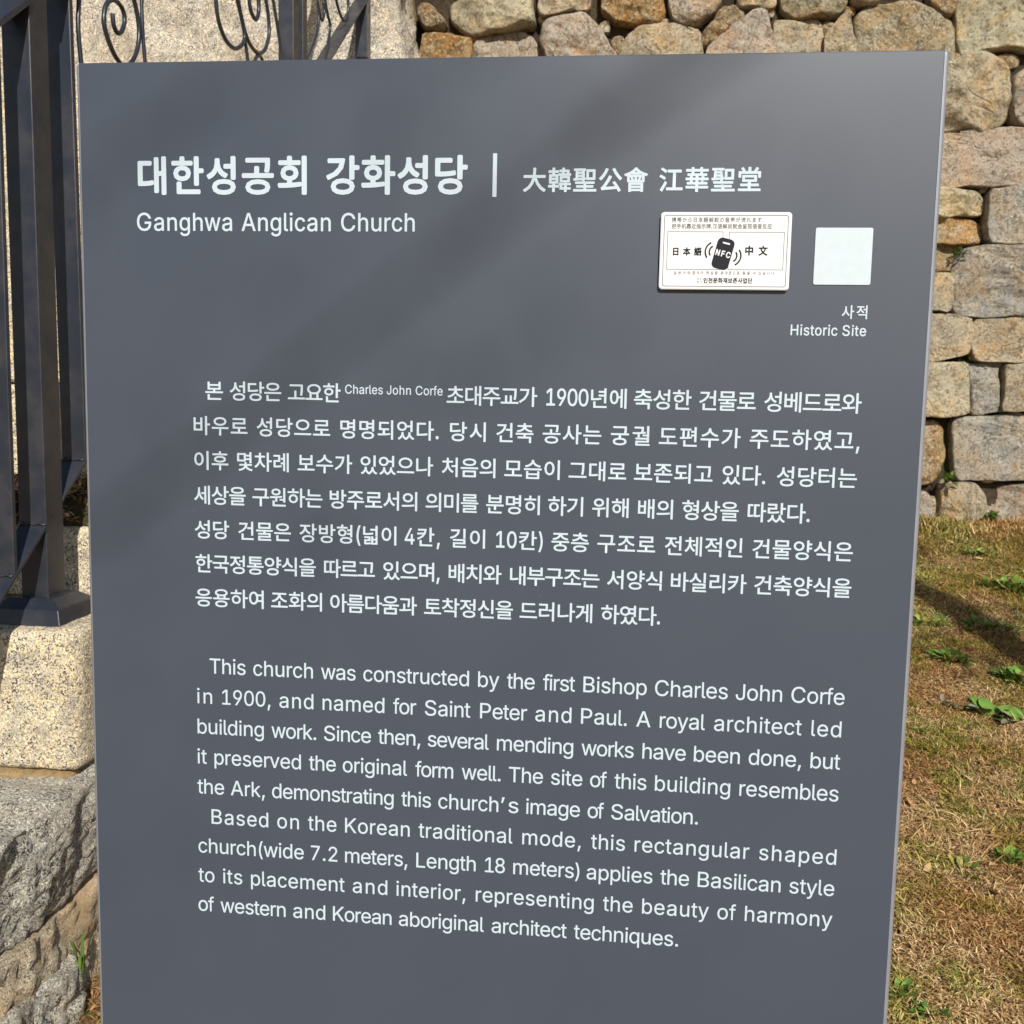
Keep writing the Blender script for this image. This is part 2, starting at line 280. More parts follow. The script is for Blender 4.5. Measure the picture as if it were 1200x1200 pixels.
GLYPHS = """
(|537|175,406 178,481 185,557 198,636 214,715 235,792 259,867 286,938 315,1002 347,1060 464,1060 431,989 402,917 375,842 352,766 333,691 317,616 306,543 300,473 297,406 299,346 305,286 315,225 329,163 347,99 370,32 397,-38 428,-111 464,-189 347,-189 295,-91 252,7 219,107 195,208 180,307
)|537|73,-189 110,-110 142,-35 169,35 191,102 209,167 222,229 232,289 238,348 240,406 237,473 231,543 219,616 204,691 185,766 162,842 136,917 106,989 73,1060 190,1060 222,1002 251,938 279,867 303,792 323,715 340,636 352,557 359,480 362,406 357,306 342,205 317,105 284,5 241,-93 190,-189
,|369|74,-235 133,140 269,140 166,-235
.|369|187,-9 153,-2 124,17 104,46 97,81 104,115 124,144 153,164 187,170 222,164 251,144 271,115 277,81 271,46 251,17 222,-2
0|891|446,-13 375,-7 312,14 255,47 207,94 167,152 135,223 112,305 99,397 94,499 99,602 113,694 136,776 168,847 208,906 256,952 312,986 375,1007 446,1013 516,1007 579,986 635,952 683,906 723,847 755,776 778,694 792,602 797,499 792,397 778,305 755,223 724,152 684,94 636,47 580,14 516,-7/446,97 492,103 534,118 570,145 602,181 628,227 649,283 664,347 673,419 676,499 673,581 664,653 649,717 628,773 602,819 570,855 534,882 492,898 446,903 399,898 357,882 320,855 289,819 263,773 242,717 227,653 218,581 215,499 218,419 227,347 242,283 263,227 289,181 320,145 357,118 399,103
1|891|150,0 150,107 768,107 768,0/542,1000 542,0 417,0 417,881 411,881 169,703 169,839 390,1000
2|891|126,0 126,93 460,450 496,488 528,523 555,555 577,585 596,614 611,642 625,685 630,730 623,780 605,823 575,857 537,883 491,898 440,903 402,901 369,893 339,880 301,851 273,813 260,782 252,749 250,711 129,711 133,769 147,822 169,869 200,912 237,947 281,976 331,997 384,1009 442,1013 500,1009 553,997 601,976 644,948 680,915 710,875 732,831 745,783 749,732 747,695 740,660 729,624 713,588 690,550 660,508 624,463 578,411 525,353 300,119 300,111 765,111 765,0
4|891|78,207 78,311 485,1000 611,1000 213,326 213,319 812,319 812,207/554,0 554,238 554,287 554,624 674,624 674,0
7|891|191,0 636,881 636,889 122,889 122,1000 768,1000 768,882 324,0
8|891|445,-13 380,-9 321,3 266,22 219,49 178,82 146,121 121,166 107,214 102,266 105,307 113,346 128,384 147,418 171,448 199,474 230,495 264,511 300,520 300,525 254,542 215,569 182,605 158,648 143,696 138,748 143,797 156,842 178,884 208,921 244,953 287,979 335,998 388,1010 445,1013 501,1010 554,998 602,979 644,953 681,921 710,884 733,842 746,797 750,748 745,696 731,649 706,605 674,569 635,542 591,525 591,520 626,511 659,495 690,474 718,448 742,418 761,384 776,346 785,307 788,266 783,214 768,166 744,121 711,82 671,49 623,22 569,3 509,-9/445,97 487,99 526,106 560,118 603,145 635,180 655,223 662,272 659,308 649,341 634,371 612,397 587,420 556,438 522,452 485,460 445,462 404,460 367,452 333,438 302,420 276,397 255,371 239,341 230,308 227,272 233,223 253,180 285,145 329,118 364,106 402,99/445,569 495,574 539,590 576,616 604,650 622,691 628,738 622,785 605,826 577,859 541,884 496,899 445,904 393,899 349,884 312,859 284,826 267,785 261,738 267,691 284,650 312,616 349,590 394,574
9|891|444,1013 504,1009 559,995 610,971 654,939 692,900 723,854 746,801 760,744 764,682 761,633 750,583 733,530 706,473 668,406 619,331 394,0 256,0 593,487 604,487 588,459 565,435 537,413 505,397 468,386 428,383 370,387 317,400 269,421 227,450 192,486 163,529 142,577 129,632 125,691 129,752 143,807 166,858 198,903 235,941 280,972 330,995 385,1009/444,905 408,902 374,892 342,877 314,856 291,831 272,801 258,767 249,731 246,691 249,651 258,614 272,581 291,551 314,526 342,506 374,491 408,482 444,479 482,482 516,490 548,505 575,526 599,550 618,580 632,613 641,649 644,689 641,729 632,766 618,800 599,830 576,856 548,877 517,892 482,902
A|943|32,0 396,1000 543,1000 910,0 777,0 564,595 551,634 536,680 519,732 501,791 480,861 456,940 482,940 458,860 437,789 418,729 374,595 167,0/216,279 216,391 727,391 727,279
B|897|118,0 118,1000 474,1000 539,996 597,984 646,964 688,938 722,906 749,869 767,827 779,783 783,735 780,695 773,660 760,629 734,591 700,562 661,540 619,524 619,515 651,510 682,499 714,483 743,460 769,432 791,399 808,361 818,317 821,268 818,219 806,173 787,131 759,94 722,62 677,35 623,16 558,4 485,0/245,112 481,112 552,117 607,132 648,157 676,189 693,226 699,268 692,317 673,361 642,399 601,429 567,443 530,451 488,454 245,454/245,561 468,561 503,563 536,570 566,582 605,608 635,642 654,683 660,732 655,773 640,811 614,843 578,868 531,883 472,888 245,888
C|1003|526,-13 442,-6 366,14 295,49 233,96 180,156 137,227 105,308 86,399 79,499 86,600 105,691 137,773 180,844 233,903 295,951 366,986 442,1006 526,1013 575,1011 623,1004 669,991 712,974 753,952 790,926 824,896 854,861 880,822 902,780 918,734 930,685 803,685 788,733 765,776 737,812 702,842 663,866 620,883 574,893 526,896 466,891 411,875 361,850 316,814 277,769 246,715 222,652 208,580 203,499 208,419 222,347 246,284 278,230 316,185 361,150 412,124 467,109 526,104 574,107 620,118 663,135 702,158 737,188 765,225 788,267 803,315 930,315 918,266 902,220 881,178 855,140 825,105 791,74 753,48 713,26 669,9 623,-3 576,-11
F|806|118,0 118,1000 726,1000 726,888 245,888 245,547 681,547 681,435 245,435 245,0
G|1023|528,-13 443,-6 365,14 294,49 231,97 179,156 136,227 104,309 85,399 79,499 85,600 104,691 136,773 179,844 231,903 293,951 362,986 438,1006 521,1013 572,1011 622,1003 669,990 714,972 755,950 793,922 827,891 857,857 883,818 904,777 921,733 932,685 802,685 784,732 761,773 733,809 700,839 662,864 620,882 573,892 521,896 464,891 410,876 360,850 315,815 277,770 246,715 222,652 208,580 203,499 208,419 222,348 246,285 278,231 317,186 362,150 413,125 469,109 528,104 582,108 632,120 678,140 718,167 751,201 779,242 799,289 811,341 815,398 854,391 556,391 556,503 940,503 940,393 934,315 916,243 886,179 846,122 798,75 740,37 676,9 605,-8
H|1016|118,0 118,1000 245,1000 245,568 771,568 771,1000 898,1000 898,0 771,0 771,456 245,456 245,0
J|779|364,-13 281,-5 209,21 148,64 102,124 74,197 65,286 65,340 192,340 192,286 197,229 213,183 239,146 274,119 315,103 364,98 411,103 453,119 487,146 513,183 529,229 534,286 534,1000 661,1000 661,286 652,197 624,124 578,64 518,21 446,-5
K|917|205,286 205,425 228,455 251,484 273,513 296,541 319,569 343,596 367,623 391,650 416,677 715,1000 881,1000 454,542 448,543/118,0 118,1000 245,1000 245,657 244,442 245,380 245,0/732,0 369,509 448,608 882,0
L|772|118,0 118,1000 245,1000 245,112 710,112 710,0
N|1029|118,0 118,1000 268,1000 674,359 692,331 713,296 736,255 762,210 779,177 796,143 813,108 796,105 792,142 790,178 788,213 786,263 785,309 784,383 784,1000 911,1000 911,0 760,0 397,570 349,650 331,680 312,713 291,749 211,889 234,892 240,754 244,645 246,572 246,0
P|874|118,0 118,1000 462,1000 535,995 599,981 653,958 699,927 737,889 766,845 787,795 799,741 803,683 799,626 787,572 766,522 737,477 699,439 653,407 599,384 535,370 462,365 215,365 215,477 457,477 506,479 548,488 584,503 613,523 637,548 655,577 667,610 675,645 677,683 675,722 667,757 655,789 637,818 613,842 584,862 548,877 505,886 456,889 245,889 245,0
S|878|440,-17 370,-13 307,-2 251,18 201,45 159,78 126,118 100,163 83,214 75,268 205,268 212,232 224,200 243,172 266,149 295,130 327,115 363,105 400,99 440,97 484,99 524,106 562,118 596,135 624,156 648,181 671,224 679,274 673,317 653,352 622,379 582,402 551,415 517,426 481,437 361,470 285,497 221,529 169,568 132,615 110,670 102,732 107,786 122,836 147,880 181,919 222,952 270,979 325,998 383,1010 446,1013 510,1010 568,998 621,978 668,952 708,920 741,882 766,839 782,793 788,743 663,743 652,789 629,828 594,860 550,883 499,897 442,901 401,899 363,892 329,880 285,855 253,822 233,783 226,738 234,692 257,656 292,627 333,606 376,589 417,577 519,549 565,536 612,518 645,504 676,487 705,467 732,444 756,418 776,388 791,354 800,316 803,272 798,220 784,170 760,125 727,84 685,49 636,21 578,0 512,-13
T|882|62,888 62,1000 819,1000 819,888 505,888 505,0 379,0 379,888
a|765|314,-17 268,-14 226,-5 186,10 150,30 119,56 94,88 75,124 63,166 60,212 63,252 71,287 85,316 114,352 152,380 182,394 213,405 246,414 281,421 316,427 350,432 459,446 496,452 521,462 537,477 542,501 542,505 537,547 524,583 502,612 471,633 432,646 385,650 335,646 293,634 259,615 231,591 211,565 197,538 81,572 100,615 125,650 154,680 187,704 223,724 261,738 301,748 341,754 381,756 423,753 470,746 517,731 562,708 589,688 613,661 634,630 649,591 659,546 662,494 662,0 544,0 544,102 536,102 519,76 495,48 464,23 423,2 391,-8 355,-15/335,89 377,92 415,101 448,115 488,145 518,183 536,226 542,271 542,373 530,365 510,358 484,351 455,346 424,341 394,337 345,330 303,323 264,312 230,296 203,274 186,244 181,206 185,171 200,142 224,119 255,103 292,93
b|834|451,-16 408,-13 371,-6 339,7 300,33 271,61 249,90 232,115 220,115 220,0 103,0 103,1000 223,1000 223,628 232,628 249,652 270,680 299,708 337,733 369,745 406,753 450,756 510,750 565,735 615,709 659,673 697,628 727,575 749,514 763,446 767,371 763,296 749,228 727,166 697,113 660,68 616,32 566,5 511,-11/433,92 477,96 515,108 549,129 578,156 602,190 621,229 634,273 642,321 645,372 642,423 634,470 621,513 603,552 579,585 550,612 516,632 477,644 433,648 389,644 351,633 317,613 288,587 264,555 246,517 232,473 224,425 221,372 224,319 232,270 246,226 265,187 289,154 318,128 352,108 390,96
c|778|407,-16 343,-11 283,5 230,32 182,69 142,114 110,167 86,228 72,295 67,368 72,443 86,511 110,572 142,626 182,671 230,707 283,734 343,750 407,756 443,754 478,749 511,741 558,724 600,700 637,669 668,633 693,591 711,544 595,515 585,543 571,568 553,591 531,611 505,627 476,639 443,646 407,648 361,644 320,631 285,610 256,581 232,547 213,508 200,464 192,418 189,368 192,320 200,274 213,231 232,192 256,158 285,130 320,108 361,96 407,91 444,94 477,101 506,114 532,130 555,150 573,174 588,201 598,230 713,201 702,169 688,138 671,110 639,73 602,42 559,17 512,-1 479,-10 444,-14
d|834|384,-16 324,-11 269,5 219,32 175,68 138,113 107,166 85,228 72,296 67,371 72,446 85,514 108,575 138,628 176,673 220,709 270,735 325,750 385,756 428,753 466,745 497,733 536,708 565,680 586,652 602,628 611,628 611,1000 731,1000 731,0 615,0 615,115 603,115 586,90 564,61 534,33 496,7 464,-6 427,-13/402,92 445,96 483,108 517,128 546,154 570,187 589,226 602,270 610,319 613,372 610,425 602,473 589,517 570,555 547,587 518,613 484,633 445,644 402,648 358,644 318,632 284,612 255,585 232,552 213,513 200,470 192,423 189,372 192,321 200,273 213,229 232,190 256,156 285,129 319,108 358,96
e|794|417,-16 348,-11 285,5 230,32 182,69 142,113 109,167 86,227 72,294 67,367 72,441 86,508 109,569 140,624 179,669 226,706 280,734 339,750 403,756 444,753 483,747 522,735 560,719 595,697 628,670 657,637 682,599 702,554 717,503 726,445 730,381 730,333 147,333 147,434 664,434 609,397 606,445 598,488 585,528 567,563 544,593 516,617 483,635 446,645 403,649 360,645 322,634 288,616 258,592 234,563 214,530 200,493 191,455 189,415 189,349 192,297 201,250 217,209 239,173 265,144 297,121 333,104 373,94 417,91 460,94 499,104 532,120 561,143 584,172 601,207 717,179 703,142 684,108 659,77 629,50 594,27 555,9 513,-5 466,-13
f|499|448,746 448,643 13,643 13,746/158,0 158,848 162,889 172,924 188,955 210,981 236,1003 266,1020 299,1032 333,1039 368,1042 406,1040 437,1036 461,1030 477,1024 447,921 436,924 422,928 405,931 383,932 336,925 303,904 285,870 279,823 279,0
g|836|407,-296 354,-294 306,-286 263,-274 225,-259 191,-239 162,-216 137,-191 116,-165 99,-136 199,-80 217,-104 239,-130 267,-154 303,-173 333,-183 367,-189 407,-191 463,-186 513,-172 555,-148 587,-113 606,-68 612,-11 612,134 602,134 585,109 563,82 534,54 496,31 464,19 427,12 383,9 325,14 271,28 221,52 177,85 139,127 108,177 85,236 72,302 67,376 72,449 85,516 108,577 139,629 176,673 221,709 271,735 326,750 385,756 429,753 467,746 498,733 537,708 566,680 588,652 605,627 615,627 615,746 732,746 732,-17 727,-78 713,-131 689,-177 656,-214 617,-244 571,-267 520,-283 465,-293/403,116 446,120 484,130 518,148 547,172 571,202 590,238 603,280 611,327 614,379 611,430 603,476 590,519 571,556 548,588 519,614 485,633 446,644 403,648 359,644 319,632 285,612 256,586 232,554 213,516 200,474 192,428 189,379 192,328 200,282 214,241 233,204 257,174 286,149 320,131 359,120
h|806|223,446 223,0 103,0 103,1000 223,1000 223,565 201,565 227,627 260,676 299,712 344,736 393,751 447,756 495,752 540,742 580,724 616,700 646,669 670,631 688,585 698,532 702,472 702,0 582,0 582,462 577,516 562,562 537,598 503,625 461,642 413,647 362,641 316,624 278,595 248,556 235,523 226,487
i|328|103,0 103,746 223,746 223,0/164,870 133,876 106,894 87,919 81,950 87,981 106,1006 133,1024 164,1030 197,1024 224,1006 242,981 248,950 242,919 224,894 197,876
k|748|216,268 216,416 237,416 559,746 708,746 362,392 348,392/103,0 103,1000 223,1000 223,0/578,0 291,365 376,450 732,0
l|372|274,-5 221,0 178,15 145,40 122,73 108,115 103,166 103,1000 223,1000 223,194 227,151 236,122 255,107 287,102 303,102 315,103 334,107 355,5 338,2 318,-2 296,-4
m|1199|103,0 103,746 220,746 221,581 211,581 224,618 240,651 260,680 297,715 338,739 384,754 431,759 482,754 527,737 565,709 595,672 617,629 631,579 614,579 625,614 642,646 663,674 688,699 716,720 748,737 783,749 820,757 858,759 901,756 940,747 977,731 1011,709 1039,680 1063,646 1080,604 1091,556 1095,501 1095,0 974,0 974,499 969,548 954,586 929,615 897,634 861,646 823,650 776,644 736,629 703,603 679,570 664,531 659,486 659,0 539,0 539,511 534,550 520,583 497,611 467,633 432,645 392,650 350,645 310,629 275,604 247,568 234,539 226,506 223,468 223,0
n|805|223,446 223,0 103,0 103,746 219,746 220,565 201,565 227,627 260,676 299,712 344,736 393,751 447,756 495,752 540,742 580,724 615,700 645,669 669,631 688,585 698,532 702,472 702,0 582,0 582,462 577,516 562,562 537,598 503,625 461,642 413,647 362,641 316,624 278,595 248,556 235,523 226,487
o|816|407,-16 343,-11 283,5 230,32 182,69 142,114 110,167 86,228 72,295 67,368 72,443 86,511 110,572 142,626 182,671 230,707 283,734 343,750 407,756 473,750 533,734 587,707 634,671 674,626 706,572 730,511 744,443 749,368 744,295 730,228 706,167 674,114 634,69 587,32 533,5 473,-11/407,91 455,96 496,108 531,130 561,158 585,192 604,231 617,274 625,320 628,368 625,417 617,464 604,507 585,547 561,581 531,610 496,631 455,644 407,648 361,644 320,631 285,610 256,581 232,547 213,508 200,464 192,418 189,368 192,320 200,274 213,231 232,192 256,158 285,130 320,108 361,96
p|834|103,-281 103,746 220,746 220,628 232,628 248,652 270,680 299,708 337,733 369,745 406,753 450,756 510,750 565,735 615,709 659,673 697,628 727,575 749,514 763,446 767,371 763,296 749,228 727,166 697,113 660,68 616,32 566,5 511,-11 451,-16 408,-13 371,-6 339,7 301,33 271,61 249,90 232,115 223,115 223,-281/433,92 477,96 515,108 549,129 578,156 602,190 621,229 634,273 642,321 645,372 642,423 634,470 621,513 603,552 579,585 550,612 516,632 477,644 433,648 389,644 351,633 317,613 288,587 264,555 246,517 232,473 224,425 221,372 224,319 232,270 246,226 265,187 289,154 318,128 352,108 390,96
q|834|731,-281 611,-281 611,115 602,115 586,90 564,61 534,33 496,7 464,-6 427,-13 384,-16 324,-11 269,5 219,32 175,68 138,113 107,166 85,228 72,296 67,371 72,446 85,514 108,575 138,628 176,673 220,709 270,735 325,750 385,756 428,753 466,745 497,733 536,708 565,680 586,652 603,628 615,628 615,746 731,746/402,92 445,96 483,108 517,128 546,154 570,187 589,226 602,270 610,319 613,372 610,425 602,473 589,517 570,555 547,587 518,613 484,633 445,644 402,648 358,644 318,632 284,612 255,585 232,552 213,513 200,470 192,423 189,372 192,321 200,273 213,229 232,190 256,156 285,129 319,108 358,96
r|509|103,0 103,746 219,746 219,631 227,631 244,666 268,696 300,722 336,741 376,753 419,756 451,756 479,754 479,634 452,638 430,640 407,640 357,635 313,618 276,592 247,557 229,515 223,466 223,0
s|717|358,-16 308,-14 262,-6 220,7 183,24 150,47 121,74 98,107 81,144 70,185 185,209 198,172 218,142 244,118 276,102 314,93 356,89 405,93 446,104 481,122 515,159 527,202 520,238 499,267 465,289 417,305 293,334 231,353 181,378 142,409 114,446 98,489 92,538 96,579 108,617 128,652 155,682 188,707 226,728 270,743 317,753 368,756 416,753 460,745 499,732 533,715 563,693 588,667 608,637 625,605 637,570 527,545 508,585 477,620 449,639 412,650 368,654 326,650 289,640 257,623 224,588 213,545 221,507 244,478 267,463 299,449 338,438 451,411 513,392 563,368 602,337 629,300 646,258 651,209 647,167 635,128 614,93 586,61 552,34 511,13 464,-3 413,-13
t|447|401,746 401,643 13,643 13,746/128,926 248,926 248,192 253,150 267,120 294,104 335,98 348,99 364,100 397,105 419,3 399,-2 377,-5 354,-7 331,-8 271,-2 221,14 181,42 151,80 133,127 128,183
u|806|358,-10 310,-7 266,4 226,21 190,45 160,77 136,115 118,161 107,214 103,273 103,746 223,746 223,283 229,229 244,184 269,147 303,120 345,104 393,99 444,104 490,122 528,151 557,190 571,223 579,259 582,300 582,746 702,746 702,0 586,0 586,181 604,181 578,118 545,69 505,33 461,9 412,-5
v|765|319,0 34,746 166,746 325,305 341,260 355,215 367,171 379,127 392,83 404,41 362,41 374,83 387,127 399,171 411,215 425,260 440,305 599,746 730,746 445,0
w|1115|270,0 44,746 171,746 262,420 275,373 289,323 302,268 316,210 330,148 344,81 324,81 338,146 351,207 365,265 378,319 392,371 405,420 495,746 622,746 711,420 723,372 737,321 750,267 764,209 777,147 791,81 769,81 783,146 798,208 812,266 826,320 839,372 852,420 944,746 1070,746 844,0 724,0 627,338 599,442 589,478 580,514 571,551 544,664 571,664 544,551 516,442 507,406 497,372 487,338 391,0
y|765|93,-272 121,-168 140,-172 174,-177 204,-175 231,-165 256,-145 278,-114 296,-70 319,-3 34,746 166,746 325,305 341,260 355,215 367,170 379,127 391,83 404,41 361,41 374,83 386,127 398,171 411,215 425,260 440,305 600,746 730,746 401,-114 385,-151 367,-183 347,-210 313,-243 274,-267 230,-281 180,-285 152,-284 127,-281 107,-277
’|348|101,626 160,1000 297,1000 193,626
"""
CJK_ALL = """かがすのまられ中会公反呈堂声大就帯应手把指携文日會本机汉江流牌现示聖華解語説语说近靠韓音가강건게고공과교구국궁궐그기길나내넓년는니다단당대도되드들따랐러례로르를름리며명몇모문물미바방배법베보본부분사상서설성세수습시식신실아양어업었에여였와요용우움원위으은을음응의이인일있장재적전정조존주중차착처천체초축층치카칸터토통편폰하한해형화회후휴히"""

# ------------------------------------------------------------------ the information sign
PY = 0.70                                 # distance of the sign's face
def pl(px, py):                           # picture -> (u right, v up) on the sign face
    p = at(px, py, PY); return p.x, p.z
uL = np.mean([pl(91, 74)[0], pl(100, 400)[0], pl(110.5, 780)[0], pl(120, 1200)[0]])
uR = np.mean([pl(1110, 56)[0], pl(1085, 400)[0], pl(1063, 760)[0], pl(1035.4, 1200)[0]])
vT = (pl(91, 74)[1] + pl(1110, 58)[1])/2
vB = 0.08
sign = thing('information_sign', 'tall slate grey information sign with white Korean and English lettering', 'sign', loc=((uL+uR)/2, PY, vB))
SX, SZ = (uL+uR)/2, vB
def S(x, y, z): return (x-SX, y-PY, z-SZ)
link('panel', box('panel', *[uL-SX, uR-SX], 0, .002, 0, vT-SZ, .0006, 2), M_PANEL, sign)
link('frame', box('frame', uL-SX-.0036, uR-SX+.0036, .0022, .034, -.02, vT-SZ+.0012, .003, 4), M_EDGE, sign)

HW = {}                                # letter widths of a neo-grotesque, per 1000 em
for ks, w in (('abdeghnopqu0123456789L', 556), ('cksvyJ', 500), ('ft.,', 278), ('il’', 222), ('m', 833), ('r()', 333), ('w', 722), ('AKPSB', 667), ('CHN', 722), ('FT', 611), ('G', 778)):
    for k in ks: HW[k] = w/720
# --- glyph outlines of the Latin letters (units: cap height / 1000)
GL = {}
for ln in GLYPHS.strip('\n').split('\n'):
    ch, adv, rest = ln.split('|', 2)
    GL[ch] = (int(adv)/1000, [[tuple(int(q)/1000 for q in p.split(',')) for p in c.split(' ')] for c in rest.split('/')])
TEXC = bpy.data.curves.new('probe', 'FONT'); TEXC.resolution_u = 3
TEXO = bpy.data.objects.new('probe', TEXC); COL.objects.link(TEXO)
cache = {}
CJ = sorted({c for c in CJK_ALL if ord(c) > 0x2e80})
TEXC.body = '\n'.join(CJ); TEXC.space_line = 3.0
bpy.context.view_layer.update()
_me = TEXO.evaluated_get(bpy.context.evaluated_depsgraph_get()).to_mesh(); _me.calc_loop_triangles()
_V = np.zeros(len(_me.vertices)*3); _me.vertices.foreach_get('co', _V); _V = _V.reshape(-1, 3)
_T = np.zeros(len(_me.loop_triangles)*3, np.int32); _me.loop_triangles.foreach_get('vertices', _T); _T = _T.reshape(-1, 3)
_row = np.round((.37-_V[:, 1])/3.0).astype(int); _tr = _row[_T[:, 0]]
for _i, _c in enumerate(CJ):
    m = np.nonzero(_row == _i)[0]; rm = np.full(len(_V), -1); rm[m] = np.arange(len(m))
    V = _V[m][:, :2].copy(); V[:, 1] += 3.0*_i
    cache[(_c, False)] = (.92 if '\uac00' <= _c <= '\ud7a3' else 1.0, V, rm[_T[_tr == _i]])
TEXO.to_mesh_clear(); TEXC.space_line = 1.0
def winding(pt, polys):
    w = 0; x, y = pt
    for P in polys:
        n = len(P)
        for i in range(n):
            x0, y0 = P[i]; x1, y1 = P[(i+1) % n]
            if (y0 <= y) != (y1 <= y):
                t = (y-y0)/(y1-y0)
                if x0+t*(x1-x0) > x: w += 1 if y1 > y0 else -1
    return w
def glyph(ch, latin):
    k = (ch, latin)
    if k in cache: return cache[k]
    if latin and ch in GL:
        adv, polys = GL[ch]
        vs = []; es = []
        for P in polys:
            b = len(vs); vs += [Vector(p) for p in P]; es += [(b+i, b+(i+1) % len(P)) for i in range(len(P))]
        r = delaunay_2d_cdt(vs, es, [], 0, 1e-6)
        V = np.array([(p.x, p.y) for p in r[0]]); T = []
        V0 = V
        for f in r[2]:
            c = V[list(f)].mean(0)
            if winding(c, polys) != 0: T.append(tuple(f[:3]))
        T = np.array(T, int)
        k2 = math.sqrt(HW[ch]/adv); c0 = (V[:, 0].min()+V[:, 0].max())/2
        if ch == ' ': c0 = 0
        V = V.copy(); V[:, 0] = (V[:, 0]-c0)*k2 + c0*HW[ch]/adv; adv = HW[ch]
    else:
        TEXC.body = ch
        bpy.context.view_layer.update()
        me = TEXO.evaluated_get(bpy.context.evaluated_depsgraph_get()).to_mesh()
        me.calc_loop_triangles()
        V = np.array([v.co[:2] for v in me.vertices]).reshape(-1, 2); T = np.array([t.vertices[:] for t in me.loop_triangles], int).reshape(-1, 3)
        TEXO.to_mesh_clear()
        adv = .92 if '\uac00' <= ch <= '\ud7a3' else (1.0 if ord(ch) > 0x2000 else .5)
    cache[k] = (adv, V, T); return cache[k]
def is_cjk(ch): return ord(ch) > 0x2e80
def layout(word, cap, em, hxl, hxk, w):
    """glyphs of a word set so its ink spans exactly w; returns list of (V, T)"""
    items = []; x = 0; n = len(word)
    for i, ch in enumerate(word):
        if is_cjk(ch): adv, V, T = glyph(ch, False); s = em; h = hxk
        else: adv, V, T = glyph(ch, True); s = cap; h = hxl
        items.append((x, V*np.array([s*h, s]), T)); x += adv*s*h
    first = items[0]; last = items[-1]
    x0 = first[0]+first[1][:, 0].min(); x1 = last[0]+last[1][:, 0].max()
    if n > 1:
        tr = (w-(x1-x0))/(n-1); k = 1.0
    else:
        tr = 0; k = w/(x1-x0)
    out = []
    for i, (xx, V, T) in enumerate(items):
        out.append(((V+np.array([xx-x0+i*tr, 0]))*np.array([k, 1]), T))
    return out, tr
def fatten(parts, r, step=8e-6, ndir=8):
    """a heavier weight: shifted copies, each a hair in front of the one before"""
    Vs = []; Fs = []; b = 0
    offs = [(0, 0)] + ([(r*math.cos(2*math.pi*k/ndir), r*math.sin(2*math.pi*k/ndir)) for k in range(ndir)] if r > 0 else [])
    for V, T in parts:
        for j, (ox, oz) in enumerate(offs):
            n = len(V); A = np.zeros((n, 3)); A[:, 0] = V[:, 0]+ox; A[:, 2] = V[:, 1]+oz; A[:, 1] = -j*step
            Vs.append(A); Fs.append(T+b); b += n
    return np.concatenate(Vs), np.concatenate(Fs)
def line_obj(name, words, v, cap, em, fat, mat, parent, yoff, hxl=1.0, hxk=.93, vshift_k=0.0, origin=None, log=False):
    """words: (text, picture x of ink start, picture x of ink end, picture y)"""
    AV = []; AF = []; b = 0; trs = []
    for (t, xa, xb, py) in words:
        ua = pl(xa, py)[0]; ub = pl(xb, py)[0]
        fx = fat
        g, tr = layout(t, cap, em, hxl, hxk, (ub-ua)-2*fx); trs.append((t, round(tr*1000, 2)))
        V, F = fatten(g, fx)
        V[:, 0] += ua+fx; V[:, 2] += v
        AV.append(V); AF.append(F+b); b += len(V)
    V = np.concatenate(AV); F = np.concatenate(AF)
    if log: print('TRACK', trs)
    V[:, 0] -= SX; V[:, 2] -= SZ; V[:, 1] += yoff
    F = F[:, ::1]
    me = mesh_np(name, V, F)
    o = link(name, me, mat, parent); return o

def vline(py, px): return pl(px, py)[1]
# title
emT = (vline(184.3, 200)-vline(228.2, 200))/.906 - .0006
line_obj('lettering', [('대한성공회', 161.7, 359.7, 206), ('강화성당', 382.3, 548.1, 206)], vline(228.2, 200)+.079*emT+.0004, 1, emT, .00072, M_WHITE, sign, -.0003, hxk=.96)
bx0, bx1 = pl(577.5, 205)[0], pl(582.3, 205)[0]
link('divider_line', box('divider_line', bx0-SX, bx1-SX, -.0004, -.0003, vline(230.9, 580)-SZ, vline(179.8, 580)-SZ), M_WHITE, sign)
cT = vline(249.8, 165)-vline(270.4, 165)
line_obj('lettering', [('Ganghwa', 160.8, 272.2, 262), ('Anglican', 283.2, 387.8, 262), ('Church', 399.8, 486.2, 262)], vline(270.3, 160), cT, 1, .00014, M_WHITE, sign, -.0003, hxl=.95)
emH = (vline(196.5, 700)-vline(224.5, 700))/.93
line_obj('lettering', [('大韓聖公會', 613, 759.3, 210), ('江華聖堂', 772.5, 891.8, 210)], vline(224.5, 700)+.075*emH, 1, emH, .00036, M_WHITE, sign, -.0003, hxk=.97)
emS = (vline(358, 1000)-vline(373.8, 1000))/.906
line_obj('lettering', [('사적', 986.3, 1016.3, 366)], vline(373.8, 1000)+.079*emS, 1, emS, .00014, M_WHITE, sign, -.0003)
cS = vline(380.8, 950)-vline(393, 950)
line_obj('lettering', [('Historic', 926.3, 981.3, 388), ('Site', 987, 1015, 388)], vline(393, 950), cS, 1, .00014, M_WHITE, sign, -.0003, hxl=.9)
